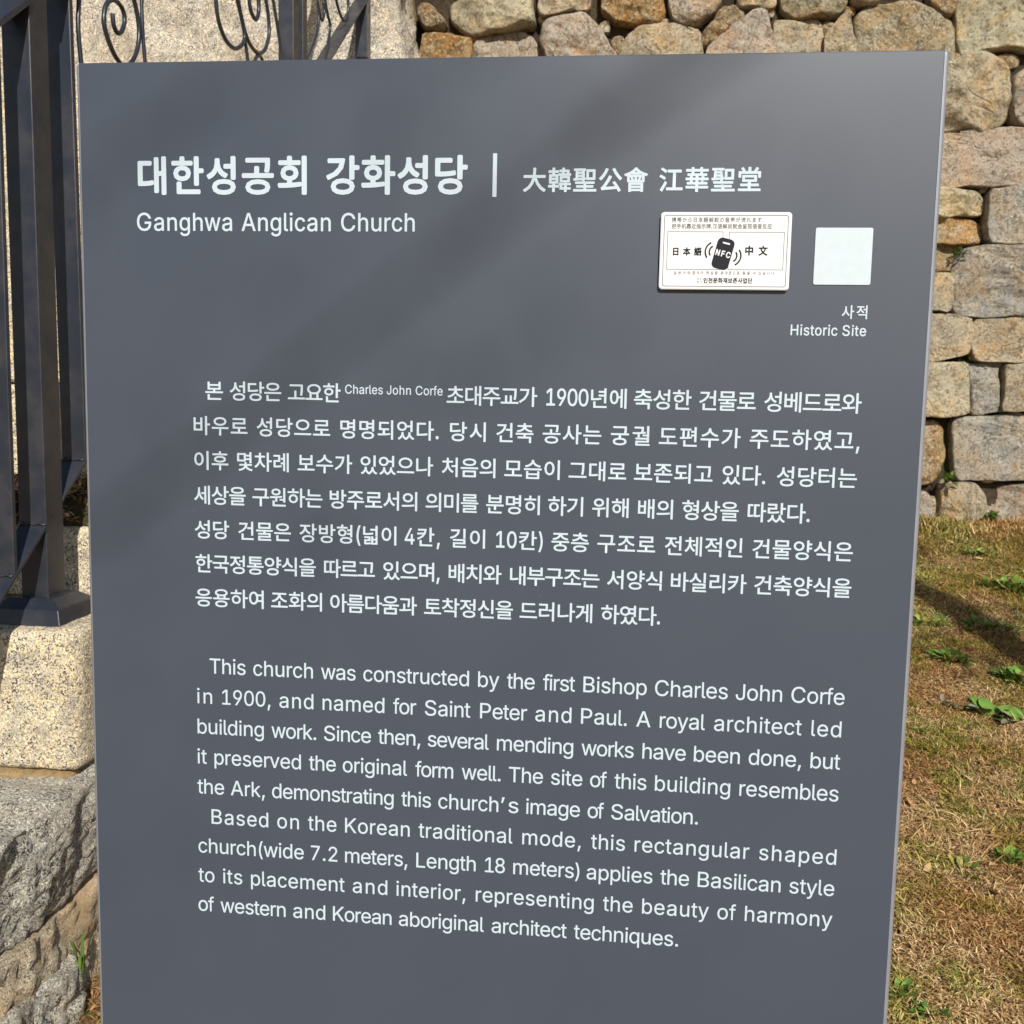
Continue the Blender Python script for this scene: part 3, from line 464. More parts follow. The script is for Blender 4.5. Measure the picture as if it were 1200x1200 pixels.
# Korean text
KO = [
 [('본', 240.9, 261.6), ('성당은', 269.5, 329.8), ('고요한', 337.5, 399.3), ('초대주교가', 523.4, 629.6), ('1900년에', 640.2, 734.3), ('축성한', 742.7, 810.2), ('건물로', 819.2, 885.6), ('성베드로와', 895.3, 1009.5)],
 [('바우로', 227.2, 290.2), ('성당으로', 301, 387), ('명명되었다.', 398.9, 514.2), ('당시', 527.3, 569.3), ('건축', 581.7, 625.1), ('공사는', 635.9, 704.6), ('궁궐', 715.6, 761.4), ('도편수가', 772, 867.6), ('주도하였고,', 878.4, 1007.3)],
 [('이후', 227.9, 267.9), ('몇차례', 278.1, 338.6), ('보수가', 348.9, 412.8), ('있었으나', 422.5, 507.7), ('처음의', 517.8, 580.6), ('모습이', 590.9, 656), ('그대로', 666.3, 733.8), ('보존되고', 742.9, 835), ('있다.', 846.2, 896.8), ('성당터는', 909.9, 1003.9)],
 [('세상을', 227.9, 288.2), ('구원하는', 296.1, 378), ('방주로서의', 386.5, 489), ('의미를', 498.7, 560.6), ('분명히', 569.6, 632.6), ('하기', 642, 683.2), ('위해', 693.8, 736.5), ('배의', 747.4, 788.4), ('형상을', 799, 865.3), ('따랐다.', 875.7, 948.8)],
 [('성당', 228.6, 268.8), ('건물은', 279.6, 341.1), ('장방형(넓이', 351.2, 464.6), ('4칸,', 474.3, 515.6), ('길이', 527.3, 568.4), ('10칸)', 581.3, 635.9), ('중층', 646.1, 689.9), ('구조로', 699.8, 767.7), ('전체적인', 778.7, 869.8), ('건물양식은', 881.3, 999.2)],
 [('한국정통양식을', 229.5, 370.3), ('따르고', 379.8, 439.4), ('있으며,', 449.1, 515.3), ('배치와', 525.7, 587.6), ('내부구조는', 597.5, 702.3), ('서양식', 711.1, 775.3), ('바실리카', 785.7, 874.3), ('건축양식을', 883.3, 997.2)],
 [('응용하여', 229.5, 309.3), ('조화의', 317.9, 377.5), ('아름다움과', 387, 488.6), ('토착정신을', 496.9, 601), ('드러나게', 608.7, 693.8), ('하였다.', 703.9, 773.3)]]
emK = (vline(487.7, 244)-vline(509.8, 244))/.915
kb = [vline(474.9, 562), vline(509.8, 244), vline(550.7, 244), vline(590.8, 246), vline(632.0, 255), vline(670.6, 240), vline(712.2, 286)]
print('KB', [round(x*1000, 2) for x in kb], [round((kb[i]-kb[i+1])*1000, 2) for i in range(6)])
kp = np.polyfit(range(7), kb, 1); kb = [np.polyval(kp, i) for i in range(7)]
capK = emK*.78
def slope_y(y0, x):                      # picture y of a level line that passes (230, y0)
    v = pl(230, y0)[1]; lo, hi = y0-80, y0+120
    for _ in range(30):
        m = (lo+hi)/2
        if pl(x, m)[1] > v: lo = m
        else: hi = m
    return lo
for i, L in enumerate(KO):
    y0 = 462+41.7*i
    ws = [(t, a, b_, slope_y(y0, a)) for t, a, b_ in L]
    line_obj('lettering', ws, kb[i]+.075*emK, capK, emK, .00018, M_WHITE, sign, -.0003, hxl=.86, hxk=1.0)
cN = vline(450.8, 410)-vline(461.2, 410)
line_obj('lettering', [('Charles', 404.5, 448.8, 456), ('John', 453.3, 481.7, 457), ('Corfe', 487.2, 518.9, 458)], vline(461.3, 410), cN, 1, .00007, M_WHITE, sign, -.0003, hxl=.9)
EN = [
 [('This', 245.9, 288.0), ('church', 297, 366.9), ('was', 376.4, 416.9), ('constructed', 425.9, 549.8), ('by', 560.3, 585.1), ('the', 594.1, 626.7), ('first', 636.4, 674), ('Bishop', 683.6, 758), ('Charles', 767.5, 853), ('John', 862.2, 916.6), ('Corfe', 927.2, 989.8)],
 [('in', 231.3, 248.8), ('1900,', 260.5, 317.2), ('and', 327.6, 367.4), ('named', 378.2, 450.6), ('for', 460.8, 487.9), ('Saint', 498, 551.3), ('Peter', 562.6, 617.7), ('and', 627.4, 669.7), ('Paul.', 680.9, 734.7), ('A', 745.6, 762.5), ('royal', 773.1, 826.2), ('architect', 836.8, 939.6), ('led', 950.8, 985.9)],
 [('building', 231.7, 309.3), ('work.', 318.3, 370.8), ('Since', 379.8, 434.9), ('then,', 443.2, 492.8), ('several', 501.4, 572.9), ('mending', 582.4, 671.9), ('works', 681.4, 742.8), ('have', 752.8, 803.7), ('been', 813.1, 867.1), ('done,', 877.3, 939.1), ('but', 949.7, 984.6)],
 [('it', 231.7, 242.5), ('preserved', 251.5, 352.8), ('the', 362.2, 393.7), ('original', 401.8, 477.2), ('form', 486.8, 531.3), ('well.', 541.2, 586.9), ('The', 596.3, 636.4), ('site', 645.8, 682.5), ('of', 691.5, 711.1), ('this', 720.1, 757.6), ('building', 767.5, 855.9), ('resembles', 866.5, 983)],
 [('the', 231.7, 262.8), ('Ark,', 270.6, 310.5), ('demonstrating', 319, 461.4), ('this', 470.4, 505.2), ('church', 513.8, 584.2), ('’', 587.3, 591.4), ('s', 595.9, 607.6), ('image', 616.6, 679.8), ('of', 688.6, 707.7), ('Salvation.', 716.3, 818.3)],
 [('Based', 248.1, 314.5), ('on', 325.1, 350.5), ('the', 361.1, 394.4), ('Korean', 404.5, 480.3), ('traditional', 490.6, 600.8), ('mode,', 612.1, 680.9), ('this', 692.6, 732.5), ('rectangular', 743.7, 878.4), ('shaped', 889.6, 980.3)],
 [('church(wide', 232.8, 356.1), ('7.2', 364.5, 395.5), ('meters,', 404.5, 477.6), ('Length', 487.9, 557.6), ('18', 568.4, 591.8), ('meters)', 601.5, 679.1), ('applies', 687.5, 764.8), ('the', 773.8, 807.5), ('Basilican', 817.6, 915.1), ('style', 925, 977.8)],
 [('to', 232.8, 251.5), ('its', 261.6, 284.1), ('placement', 294.3, 404), ('and', 413.5, 454), ('interior,', 464.6, 545.7), ('representing', 557.6, 696), ('the', 706.6, 741.5), ('beauty', 752.4, 830.7), ('of', 840.6, 862.2), ('harmony', 872.8, 975.6)],
 [('of', 232.8, 251), ('western', 258.7, 334.8), ('and', 343.8, 381.3), ('Korean', 390.3, 459), ('aboriginal', 467.5, 567.2), ('architect', 576.2, 664.2), ('techniques.', 672.5, 795.1)]]
eb = [vline(789.3, 253.8), vline(824.8, 247), vline(859.7, 237), vline(894.3, 240.7), vline(929.8, 244.8), vline(965.1, 250.4), vline(999.6, 253.8), vline(1033.3, 235.8), vline(1067.7, 249)]
print('EB', [round((eb[i]-eb[i+1])*1000, 2) for i in range(8)])
ep = np.polyfit(range(9), eb, 1); eb = [np.polyval(ep, i) for i in range(9)]
cE = (vline(948.2, 250.4)-vline(965.1, 250.4))
print('CAP', cE, 'EMK', emK)
for i, L in enumerate(EN):
    y0 = 782+34.8*i
    line_obj('lettering', [(t, a, b_, slope_y(y0, a)) for t, a, b_ in L], eb[i], cE, 1, .00006, M_WHITE, sign, -.0003, hxl=.98)

# --- rounded plates
def rrect(x0, x1, z0, z1, r, n=6):
    P = []
    for cx, cz, a0 in ((x1-r, z1-r, 0), (x0+r, z1-r, 90), (x0+r, z0+r, 180), (x1-r, z0+r, 270)):
        for k in range(n+1):
            a = R_(a0+90*k/n); P.append((cx+r*math.cos(a), cz+r*math.sin(a)))
    return P
def plate(name, P, y0, y1, mat, parent, bev=0):
    n = len(P); V = [(x-SX, y0, z-SZ) for x, z in P]+[(x-SX, y1, z-SZ) for x, z in P]
    F = [tuple(range(n)), tuple(range(2*n-1, n-1, -1))]+[(i, i+n, (i+1) % n+n, (i+1) % n) for i in range(n)]
    me = meshd(name, V, F)
    bm = bmesh.new(); bm.from_mesh(me); bmesh.ops.recalc_face_normals(bm, faces=bm.faces)
    if bev: bmesh.ops.bevel(bm, geom=[e for e in bm.edges if all(abs(v.co.y-y0) < 1e-6 for v in e.verts)], offset=bev, segments=2, affect='EDGES')
    bm.to_mesh(me); bm.free()
    return link(name, me, mat, parent)
def ring(name, P, Q, y, mat, parent, closed=True):
    n = len(P); V = [(x-SX, y, z-SZ) for x, z in P]+[(x-SX, y, z-SZ) for x, z in Q]
    F = [(i, (i+1) % n, (i+1) % n+n, i+n) for i in range(n if closed else n-1)]
    return link(name, meshd(name, V, F), mat, parent)
# pale sticker (its code is left blank)
s0, t1 = pl(954.4, 300)[0], vline(267.0, 985); s1, t0 = pl(1021.5, 300)[0], vline(333.8, 985)
plate('sticker', rrect(s0, s1, t0, t1, .0012), -.0006, -.0002, M_STICK, sign)
# card
a0, a1 = pl(773.2, 295)[0], pl(925.4, 295)[0]; b0, b1 = vline(340.2, 848), vline(249.6, 848)
card = plate('card', rrect(a0, a1, b0, b1, .0022), -.0036, -.0022, M_CARD, sign, .0004)
plate('card_backing', rrect(a0+.0004, a1-.0004, b0+.0002, b1-.0004, .0022), -.0022, -.0001, M_CARDK, card)
i0, i1, j0, j1 = a0+.0021, a1-.0021, b0+.0019, b1-.0019; lw = .00042
ring('border_line', rrect(i0, i1, j0, j1, .0016), rrect(i0+lw, i1-lw, j0+lw, j1-lw, .0013), -.0037, M_LINE, card)
def cardbox(pxa, pxb, pya, pyb):
    x0, x1 = pl(pxa, 295)[0], pl(pxb, 295)[0]; z1, z0 = vline(pya, (pxa+pxb)/2), vline(pyb, (pxa+pxb)/2)
    w = .00036
    ring('box_line', [(x0, z0), (x1, z0), (x1, z1), (x0, z1)], [(x0+w, z0+w), (x1-w, z0+w), (x1-w, z1-w), (x0+w, z1-w)], -.0037, M_LINE, card)
cardbox(781.3, 846.3, 272.3, 316.8); cardbox(853.0, 917.6, 272.8, 317.3)
def cline(t, xa, xb, ya, yb, fat, mat, y=-.0037, k=.96, hx=.9):
    e = (vline(ya, (xa+xb)/2)-vline(yb, (xa+xb)/2))/k
    o = line_obj('printed_text', [(t, xa, xb, (ya+yb)/2)], vline(yb, (xa+xb)/2)+.085*e, e*.75, e, fat, mat, card, y, hxk=hx, hxl=.9)
    return o
cline('携帯から日本語解説の音声が流れます', 787, 891.8, 255.6, 261.6, .00004, M_LINE)
cline('把手机靠近指示牌,汉语解说就会呈现语音反应', 787, 903.8, 263.1, 269.1, .00004, M_LINE)
cline('日本語', 788.3, 821.8, 290.6, 300.2, .00018, M_INK)
cline('中文', 872.5, 898.8, 288.8, 300.2, .00022, M_INK)
cline('일본어와', 789.3, 808.5, 318.3, 322.6, 0, M_INK); cline('중국어', 811, 823.5, 318.3, 322.6, 0, M_INK)
cline('해설을', 827, 840.5, 318.3, 322.6, 0, M_INK); cline('휴대폰으로', 844, 866, 318.5, 322.8, 0, M_INK)
cline('들을', 869.5, 878, 318.6, 322.8, 0, M_INK); cline('수', 881.5, 885, 318.7, 322.8, 0, M_INK); cline('있습니다', 888, 906.3, 318.8, 323, 0, M_INK)
cline('재단', 816.3, 821.8, 326.2, 329, 0, M_LINE); cline('법인', 816.3, 821.8, 329.6, 332.6, 0, M_LINE)
cline('인천문화재보존사업단', 823.8, 880.8, 326.2, 332.6, .0001, M_INK)
# phone picture on the card
pcx, pcz = pl(846.7, 298.3); ang = R_(-14)
def rot(P): return [(pcx+(x*math.cos(ang)-z*math.sin(ang)), pcz+(x*math.sin(ang)+z*math.cos(ang))) for x, z in P]
hw, hh = .0056, .0100
def flat(name, P, y, mat, parent): return link(name, meshd(name, [(x-SX, y, z-SZ) for x, z in P], [tuple(range(len(P)))]), mat, parent)
flat('phone_symbol', rot(rrect(-hw, hw, -hh, hh, .0032)), -.0039, M_INK, card)
flat('phone_symbol', rot(rrect(-.0022, .0026, .0064, .0074, .0003)), -.0040, M_CARD, card)
g, tr = layout('NFC', .0036, 1, .82, 1, .0094)
V, F = fatten(g, .00018); ca, sa = math.cos(ang), math.sin(ang)
V[:, 0] -= .0047; V[:, 2] -= .0018
V = np.stack([V[:, 0]*ca-V[:, 2]*sa+pcx-SX, V[:, 1]-.0041, V[:, 0]*sa+V[:, 2]*ca+pcz-SZ], 1)
link('printed_text', mesh_np('printed_text', V, F), M_CARD, card)
for side in (-1, 1):
    for rad in (.0034, .0060):
        ccx, ccz = rot([(side*.0052, 0.0 if side < 0 else .0)])[0]
        P, Q = [], []
        for k in range(13):
            a = R_((180 if side < 0 else 0)+(-50+100*k/12))+ang
            P.append((ccx+rad*math.cos(a), ccz+rad*math.sin(a))); Q.append((ccx+(rad+.0010)*math.cos(a), ccz+(rad+.0010)*math.sin(a)))
        ring('wave_symbol', P, Q, -.0038, M_INK, card, False)
bpy.data.objects.remove(TEXO)

# ------------------------------------------------------------------ ground
xs = np.concatenate([np.linspace(-40, -2.6, 12), np.linspace(-2.4, 3.4, 118), np.linspace(3.7, 40, 12)])
ys = np.concatenate([np.linspace(-40, -1.2, 12), np.linspace(-1, 5.4, 130), np.linspace(5.7, 60, 14)])
XX, YY = np.meshgrid(xs, ys); V = np.stack([XX, YY, gz(XX, YY)], -1).reshape(-1, 3).tolist(); nx = len(xs)
F = [(j*nx+i, j*nx+i+1, (j+1)*nx+i+1, (j+1)*nx+i) for j in range(len(ys)-1) for i in range(nx-1)]
tag(link('ground', meshd('ground', V, F, True), M_DIRT), kind='structure')

# ------------------------------------------------------------------ rough stone blocks
def rough_block(name, x0, x1, y0, y1, z0, z1, r=.02, amp=.006, n=(26, 14, 16), seed=0, fine=.0, warp=None, mat=None, parent=None):
    """a hewn block: rounded box surface, displaced by noise along its normal"""
    V = []; idx = {}; F = []
    def vid(i, j, k):
        key = (i, j, k)
        if key not in idx:
            p = Vector((x0+(x1-x0)*i/n[0], y0+(y1-y0)*j/n[1], z0+(z1-z0)*k/n[2]))
            c = Vector((min(max(p.x, x0+r), x1-r), min(max(p.y, y0+r), y1-r), min(max(p.z, z0+r), z1-r)))
            d = (p-c); dn = d.normalized() if d.length > 1e-6 else Vector((0, 0, 1))
            q = c+dn*r
            s = Vector((seed*3.7, seed*1.3, seed*2.1))
            a = amp*(noise.noise(q*9+s)+.6*noise.noise(q*21+s)+.35*noise.noise(q*47+s)) + fine*(noise.noise(q*90+s)+.6*noise.noise(q*170+s))
            q = q+dn*a
            if warp: q = warp(q)
            idx[key] = len(V); V.append(q)
        return idx[key]
    def face(ax0, val):
        a, b = [q for q in range(3) if q != ax0]
        for u in range(n[a]):
            for w in range(n[b]):
                ks = []
                for du, dw in ((0, 0), (1, 0), (1, 1), (0, 1)):
                    t = [0, 0, 0]; t[ax0] = val; t[a] = u+du; t[b] = w+dw; ks.append(vid(*t))
                F.append(tuple(ks))
    for a in range(3): face(a, 0); face(a, n[a])
    me = meshd(name, V, F, True)
    bm = bmesh.new(); bm.from_mesh(me); bmesh.ops.recalc_face_normals(bm, faces=bm.faces); bm.to_mesh(me); bm.free()
    return link(name, me, mat, parent)

stair = thing('granite_stair', 'stepped granite blocks carrying the black iron railing left of the sign', 'steps')
def Z(r): return CAMZ+r
rough_block('step_block', -3.2, -.881, 1.555, 2.30, Z(-.636), Z(-.3925), .016, .004, (70, 20, 22), 1, .0012, mat=M_GRAN, parent=stair)
tops = [(1.79, -.250)]+[(1.79+.27*k, -.195+.206*k) for k in range(1, 7)]
for i, (yf, zt) in enumerate(tops):
    zb = -.392 if i == 0 else tops[i-1][1]
    rough_block('step_block', -3.4, -.885, yf, yf+.62, Z(zb)+.002, Z(zt), .016, .004, (50, 10, 14), 3+i, .001, mat=M_GRAN, parent=stair)
rough_block('dirt_drift', -3.3, -.892, 1.80, 2.12, Z(-.27), Z(-.200), .03, .010, (60, 12, 6), 35, .004, mat=M_DARKEARTH, parent=stair)
def warp2(q):
    t = (q.z-Z(-.83))/.18
    q.x += -.015*(1-t)+.015*noise.noise(q*6); return q
rough_block('foundation_block', -2.2, -.862, .95, 1.76, Z(-.832), Z(-.644), .014, .014, (60, 70, 30), 21, .0060, warp2, M_GRANG, stair)
rough_block('foundation_block', -1.6, -.850, .9, 1.505, Z(-1.2), Z(-.903), .016, .016, (40, 60, 34), 24, .0060, None, M_GRANG, stair)
rough_block('foundation_block', -2.4, -.90, 1.56, 2.6, Z(-1.3), Z(-.85), .03, .02, (30, 34, 14), 27, .002, None, M_GRANG, stair)
rough_block('clay_bed', -2.0, -.868, .9, 1.80, Z(-1.08), Z(-.828), (.012), .014, (30, 70, 26), 29, .006, None, M_CLAYG, stair)
rough_block('clay_bed', -2.6, -.900, 1.548, 2.2, Z(-.658), Z(-.632), .008, .006, (50, 20, 3), 31, .002, None, M_CLAY, stair)
def warpg(q):
    if q.x > -2.0: q.x -= .16*max(0, q.z-Z(1.33))**1.0 + .03*noise.noise(Vector((q.y*4, q.z*4, 2)))
    return q
rough_block('gate_block', -3.6, -.862, 3.90, 4.32, Z(-.6), Z(2.6), .08, .035, (90, 16, 90), 41, .006, warpg, M_FAR, stair)

# ------------------------------------------------------------------ iron stair railing
rail = thing('iron_railing', 'black painted iron stair railing with scrolls on the granite steps', 'railing')
XR = -.967; WB = .049; TANR = .762
def zr(y): return Z(-.2277) + TANR*(y-1.63)                   # top edge of the lower rail
def sheared(name, x0, x1, y0, y1, th, dz, bev=.001):
    c = [(x0, y0, zr(y0)+dz-th), (x1, y0, zr(y0)+dz-th), (x1, y1, zr(y1)+dz-th), (x0, y1, zr(y1)+dz-th),
         (x0, y0, zr(y0)+dz), (x1, y0, zr(y0)+dz), (x1, y1, zr(y1)+dz), (x0, y1, zr(y1)+dz)]
    return link(name, hexa(name, c, bev), M_IRON, rail)
def post(name, yf, z0, z1, w=WB, d=.049, xr=XR, lean=0):
    x1 = xr; x0 = xr-w; k = lean*(z1-z0)
    c = [(x0, yf, z0), (x1, yf, z0), (x1, yf+d, z0), (x0, yf+d, z0), (x0-k, yf, z1), (x1-k, yf, z1), (x1-k, yf+d, z1), (x0-k, yf+d, z1)]
    return link(name, hexa(name, c, .0018), M_IRON, rail)
YA = 1.63; HR = .855
post('post', YA, Z(-.354), Z(.86), d=.054, lean=.004)
pc = (XR-WB/2, YA+.026)
def frustum(name, h0, h1, z0, z1, bev=.0015):
    c = [(pc[0]-h0, pc[1]-h0, z0), (pc[0]+h0, pc[1]-h0, z0), (pc[0]+h0, pc[1]+h0, z0), (pc[0]-h0, pc[1]+h0, z0),
         (pc[0]-h1, pc[1]-h1, z1), (pc[0]+h1, pc[1]-h1, z1), (pc[0]+h1, pc[1]+h1, z1), (pc[0]-h1, pc[1]+h1, z1)]
    return link(name, hexa(name, c, bev), M_IRON, rail)
frustum('base_plate', .067, .061, Z(-.394), Z(-.367))
frustum('base_cap', .0605, .040, Z(-.367), Z(-.352))
sheared('lower_rail', XR-WB, XR, .95, YA, .007, 0)
sheared('lower_rail', XR-WB, XR, YA+.054, 3.84, .007, 0)
sheared('handrail', XR-WB, XR, .95, YA, .012, HR)
sheared('handrail', XR-WB, XR, YA+.054, 3.84, .012, HR)
for yb in (1.535, 1.42, 1.305, 1.19, 1.075):
    post('baluster', yb, zr(yb)-.002, zr(yb+.01)+HR-.012, .046, .010, XR-.001)
post('baluster', 1.764, zr(1.764)-.002, zr(1.78)+HR-.012, .0455, .012, XR-.0005, .011)
post('post', 2.957, zr(2.957)-.25, zr(2.957)+.95, .045, .050, XR)
post('baluster', 3.045, zr(3.045), zr(3.085)+HR, .036, .04, XR)
post('post', 3.80, zr(3.80)-.2, zr(3.80)+.9, .045, .049, XR)
XS = XR-.020
def welds(name, yb, x0, x1, z):
    P = [Vector((x0+(x1-x0)*k/9, yb-.002, z+.0015*math.sin(k*2.1))) for k in range(10)]
    link(name, tube(name, P, .0028, 6, lambda t: .8+.35*math.sin(t*24)), M_IRON, rail)
for yb in (1.535, 1.42, 1.305): welds('weld_bead', yb, XR-.046, XR-.002, zr(yb)+.001)
welds('weld_bead', 1.764, XR-.045, XR-.002, zr(1.764)+.001)
welds('weld_bead', YA, XR-WB, XR, zr(YA)+.001)
def scroll(pts, r=.0042, X=XS, name='scroll'):
    P = cat_spline([atx(x, y, X) for x, y in pts], 5)
    link(name, tube(name, P, r, 8), M_IRON, rail)
scroll([(132, 16), (132.5, 24), (134, 32), (138, 39), (143, 36), (146, 25), (145, 15), (142, 8), (138, 3), (133, 0), (127, 2), (123, 10), (122, 28), (128, 50), (137, 69), (147, 78), (156, 70), (161.5, 55), (163, 37), (161, 18), (157, 0), (151, -16), (146, -40), (147, -70)], .0045)
scroll([(165, -60), (165.5, -20), (166, 0), (167, 33), (170, 72), (174, 105), (182, 140)], .0040)
scroll([(94, -60), (92.8, -20), (92.5, 0), (91.7, 33), (95, 72), (100, 110), (110, 140)], .0042)
scroll([(256, -40), (253.5, -15), (253, 0), (256, 24), (264, 46), (274, 56.5), (282, 54), (286.6, 45), (285, 30), (280, 8), (276, -8), (270, -30)], .0052)
scroll([(279, 0), (284, 26), (291, 48), (299, 60), (305, 62.5), (311.5, 56), (315.4, 38), (314, 15), (311.5, 0), (309, -20)], .0050)
scroll([(291, -14), (292, 0), (294, 13), (299.6, 23), (303, 15), (303, 2), (301, -10)], .0052)
scroll([(317, -20), (320, 0), (325, 30), (328.5, 55), (331, 85)], .0048)
scroll([(286.6, 45), (289, 60), (292, 85)], .0045)
scroll([(293, 90), (298, 72), (303, 65), (308, 72), (312, 90)], .0045)
scroll([(371, -20), (372, 0), (373.5, 22), (370, 43), (361, 66), (352, 85)], .0040)
scroll([(380, -15), (381, 0), (384, 17), (387, 32), (384, 52), (380, 75)], .0048)
scroll([(393, -10), (394, 0), (398, 15), (403, 24), (407, 19), (408, 8), (407, -6), (404, -20)], .0048)
scroll([(372.5, 4), (375, 18), (378, 24), (380, 14), (379, 2)], .0045)

# ------------------------------------------------------------------ dry stone wall
wall = thing('dry_stone_wall', 'tall dry stone wall of buff and grey field stones behind the lawn', 'stone wall')
WY = 5.0
CREAM = (.80, .68, .46); ORANGE = (.66, .42, .17); BROWN = (.52, .38, .21); GREY = (.55, .52, .46); PINK = (.68, .56, .44); BUFF = (.71, .59, .40); OLIVE = (.58, .49, .31)
def stone(poly, colr, bulge=.05, proud=0.0, rough=.012, seed=0, px=True):
    P = [at(x, y, WY) for x, y in poly] if px else [Vector((x, WY, z)) for x, z in poly]
    P = [Vector((p.x, p.z)) for p in P]
    flat_ = bulge < .036
    for _ in range(2):                  # cut the corners a little
        Q = []
        for i in range(len(P)):
            a, b = P[i], P[(i+1) % len(P)]; L_ = (b-a).length; k = min(.28, (.008 if flat_ else .012)*(1 if _ == 0 else .5)/max(L_, 1e-6))
            Q += [a.lerp(b, k), a.lerp(b, 1-k)]
        P = Q
    L = [0]
    for i in range(len(P)): L.append(L[-1]+(P[(i+1) % len(P)]-P[i]).length)
    N = 48; O = []; j = 0
    for k in range(N):
        d = L[-1]*k/N
        while L[j+1] < d: j += 1
        O.append(P[j].lerp(P[(j+1) % len(P)], (d-L[j])/max(1e-9, L[j+1]-L[j])))
    O = np.array([(q.x, q.y) for q in O]); c = O.mean(0); sz = L[-1]/4
    dr = O-c; dr /= np.linalg.norm(dr, axis=1)[:, None]
    O = O+dr*(.006+.012*vn(O[:, 0]*13, O[:, 1]*15, seed)+.005*vn(O[:, 0]*40, O[:, 1]*40, seed))[:, None]
    if flat_: rings = [(1.0, .22), (1.0, .020), (.994, .007), (.982, .001), (.95, 0), (.89, 0), (.82, 0), (.73, 0), (.62, 0), (.50, 0), (.37, 0), (.24, 0), (.11, 0)]
    else: rings = [(1.0, .22), (1.0, .034), (.990, .016), (.972, .006), (.94, .001), (.89, -.001), (.82, -.003), (.73, -.004), (.61, -.005), (.49, -.006), (.36, -.006), (.23, -.006), (.11, -.006)]
    nf = 3 if flat_ else 6              # broken facets: tilted planes cut into the face
    pls = []
    for _ in range(nf):
        a = random.uniform(0, 6.28); g = random.uniform(.05, .16) if flat_ else random.uniform(.12, .50)
        pls.append((math.cos(a)*g, math.sin(a)*g, random.uniform(.25, .75)*sz*g))
    tx, tz = random.uniform(-.06, .06), random.uniform(-.06, .06)
    V = []
    for s, dep in rings+[(0.0, rings[-1][1])]:
        p = c+(O-c)*s if s > 0 else c[None, :]
        y = np.full(len(p), dep)
        if dep < .2:
            rel = p-c
            cut = np.zeros(len(p))
            for (ga, gb, off) in pls: cut = np.maximum(cut, rel[:, 0]*ga+rel[:, 1]*gb-off*.5)
            y = y+rel[:, 0]*tx+rel[:, 1]*tz+cut
            X_, Z_ = p[:, 0], p[:, 1]
            y = y-rough*(1.5*vn(X_*7, Z_*7, seed)+.9*vn(X_*17, Z_*17, seed+3)+.55*vn(X_*38, Z_*38, seed+5)+.3*vn(X_*80, Z_*80, seed+7))*min(1, (1-s)*6+.2)
        V.append(np.stack([p[:, 0], WY+y-proud, p[:, 1]], 1))
    V = np.concatenate(V); R = len(rings); F = []
    for r in range(R-1):
        for k in range(N):
            F.append((r*N+k, (r+1)*N+k, (r+1)*N+(k+1) % N, r*N+(k+1) % N))
    for k in range(N): F.append(((R-1)*N+k, R*N, (R-1)*N+(k+1) % N))
    me = meshd('stone', V.tolist(), F, True)
    if len(me.polygons) and me.polygons[-1].normal.y > 0: me.flip_normals()
    o = link('stone', me, M_STONE, wall)
    jit = 1+random.uniform(-.10, .10)
    o.color = (*[min(.8, q*jit) for q in colr], 1)
    return o
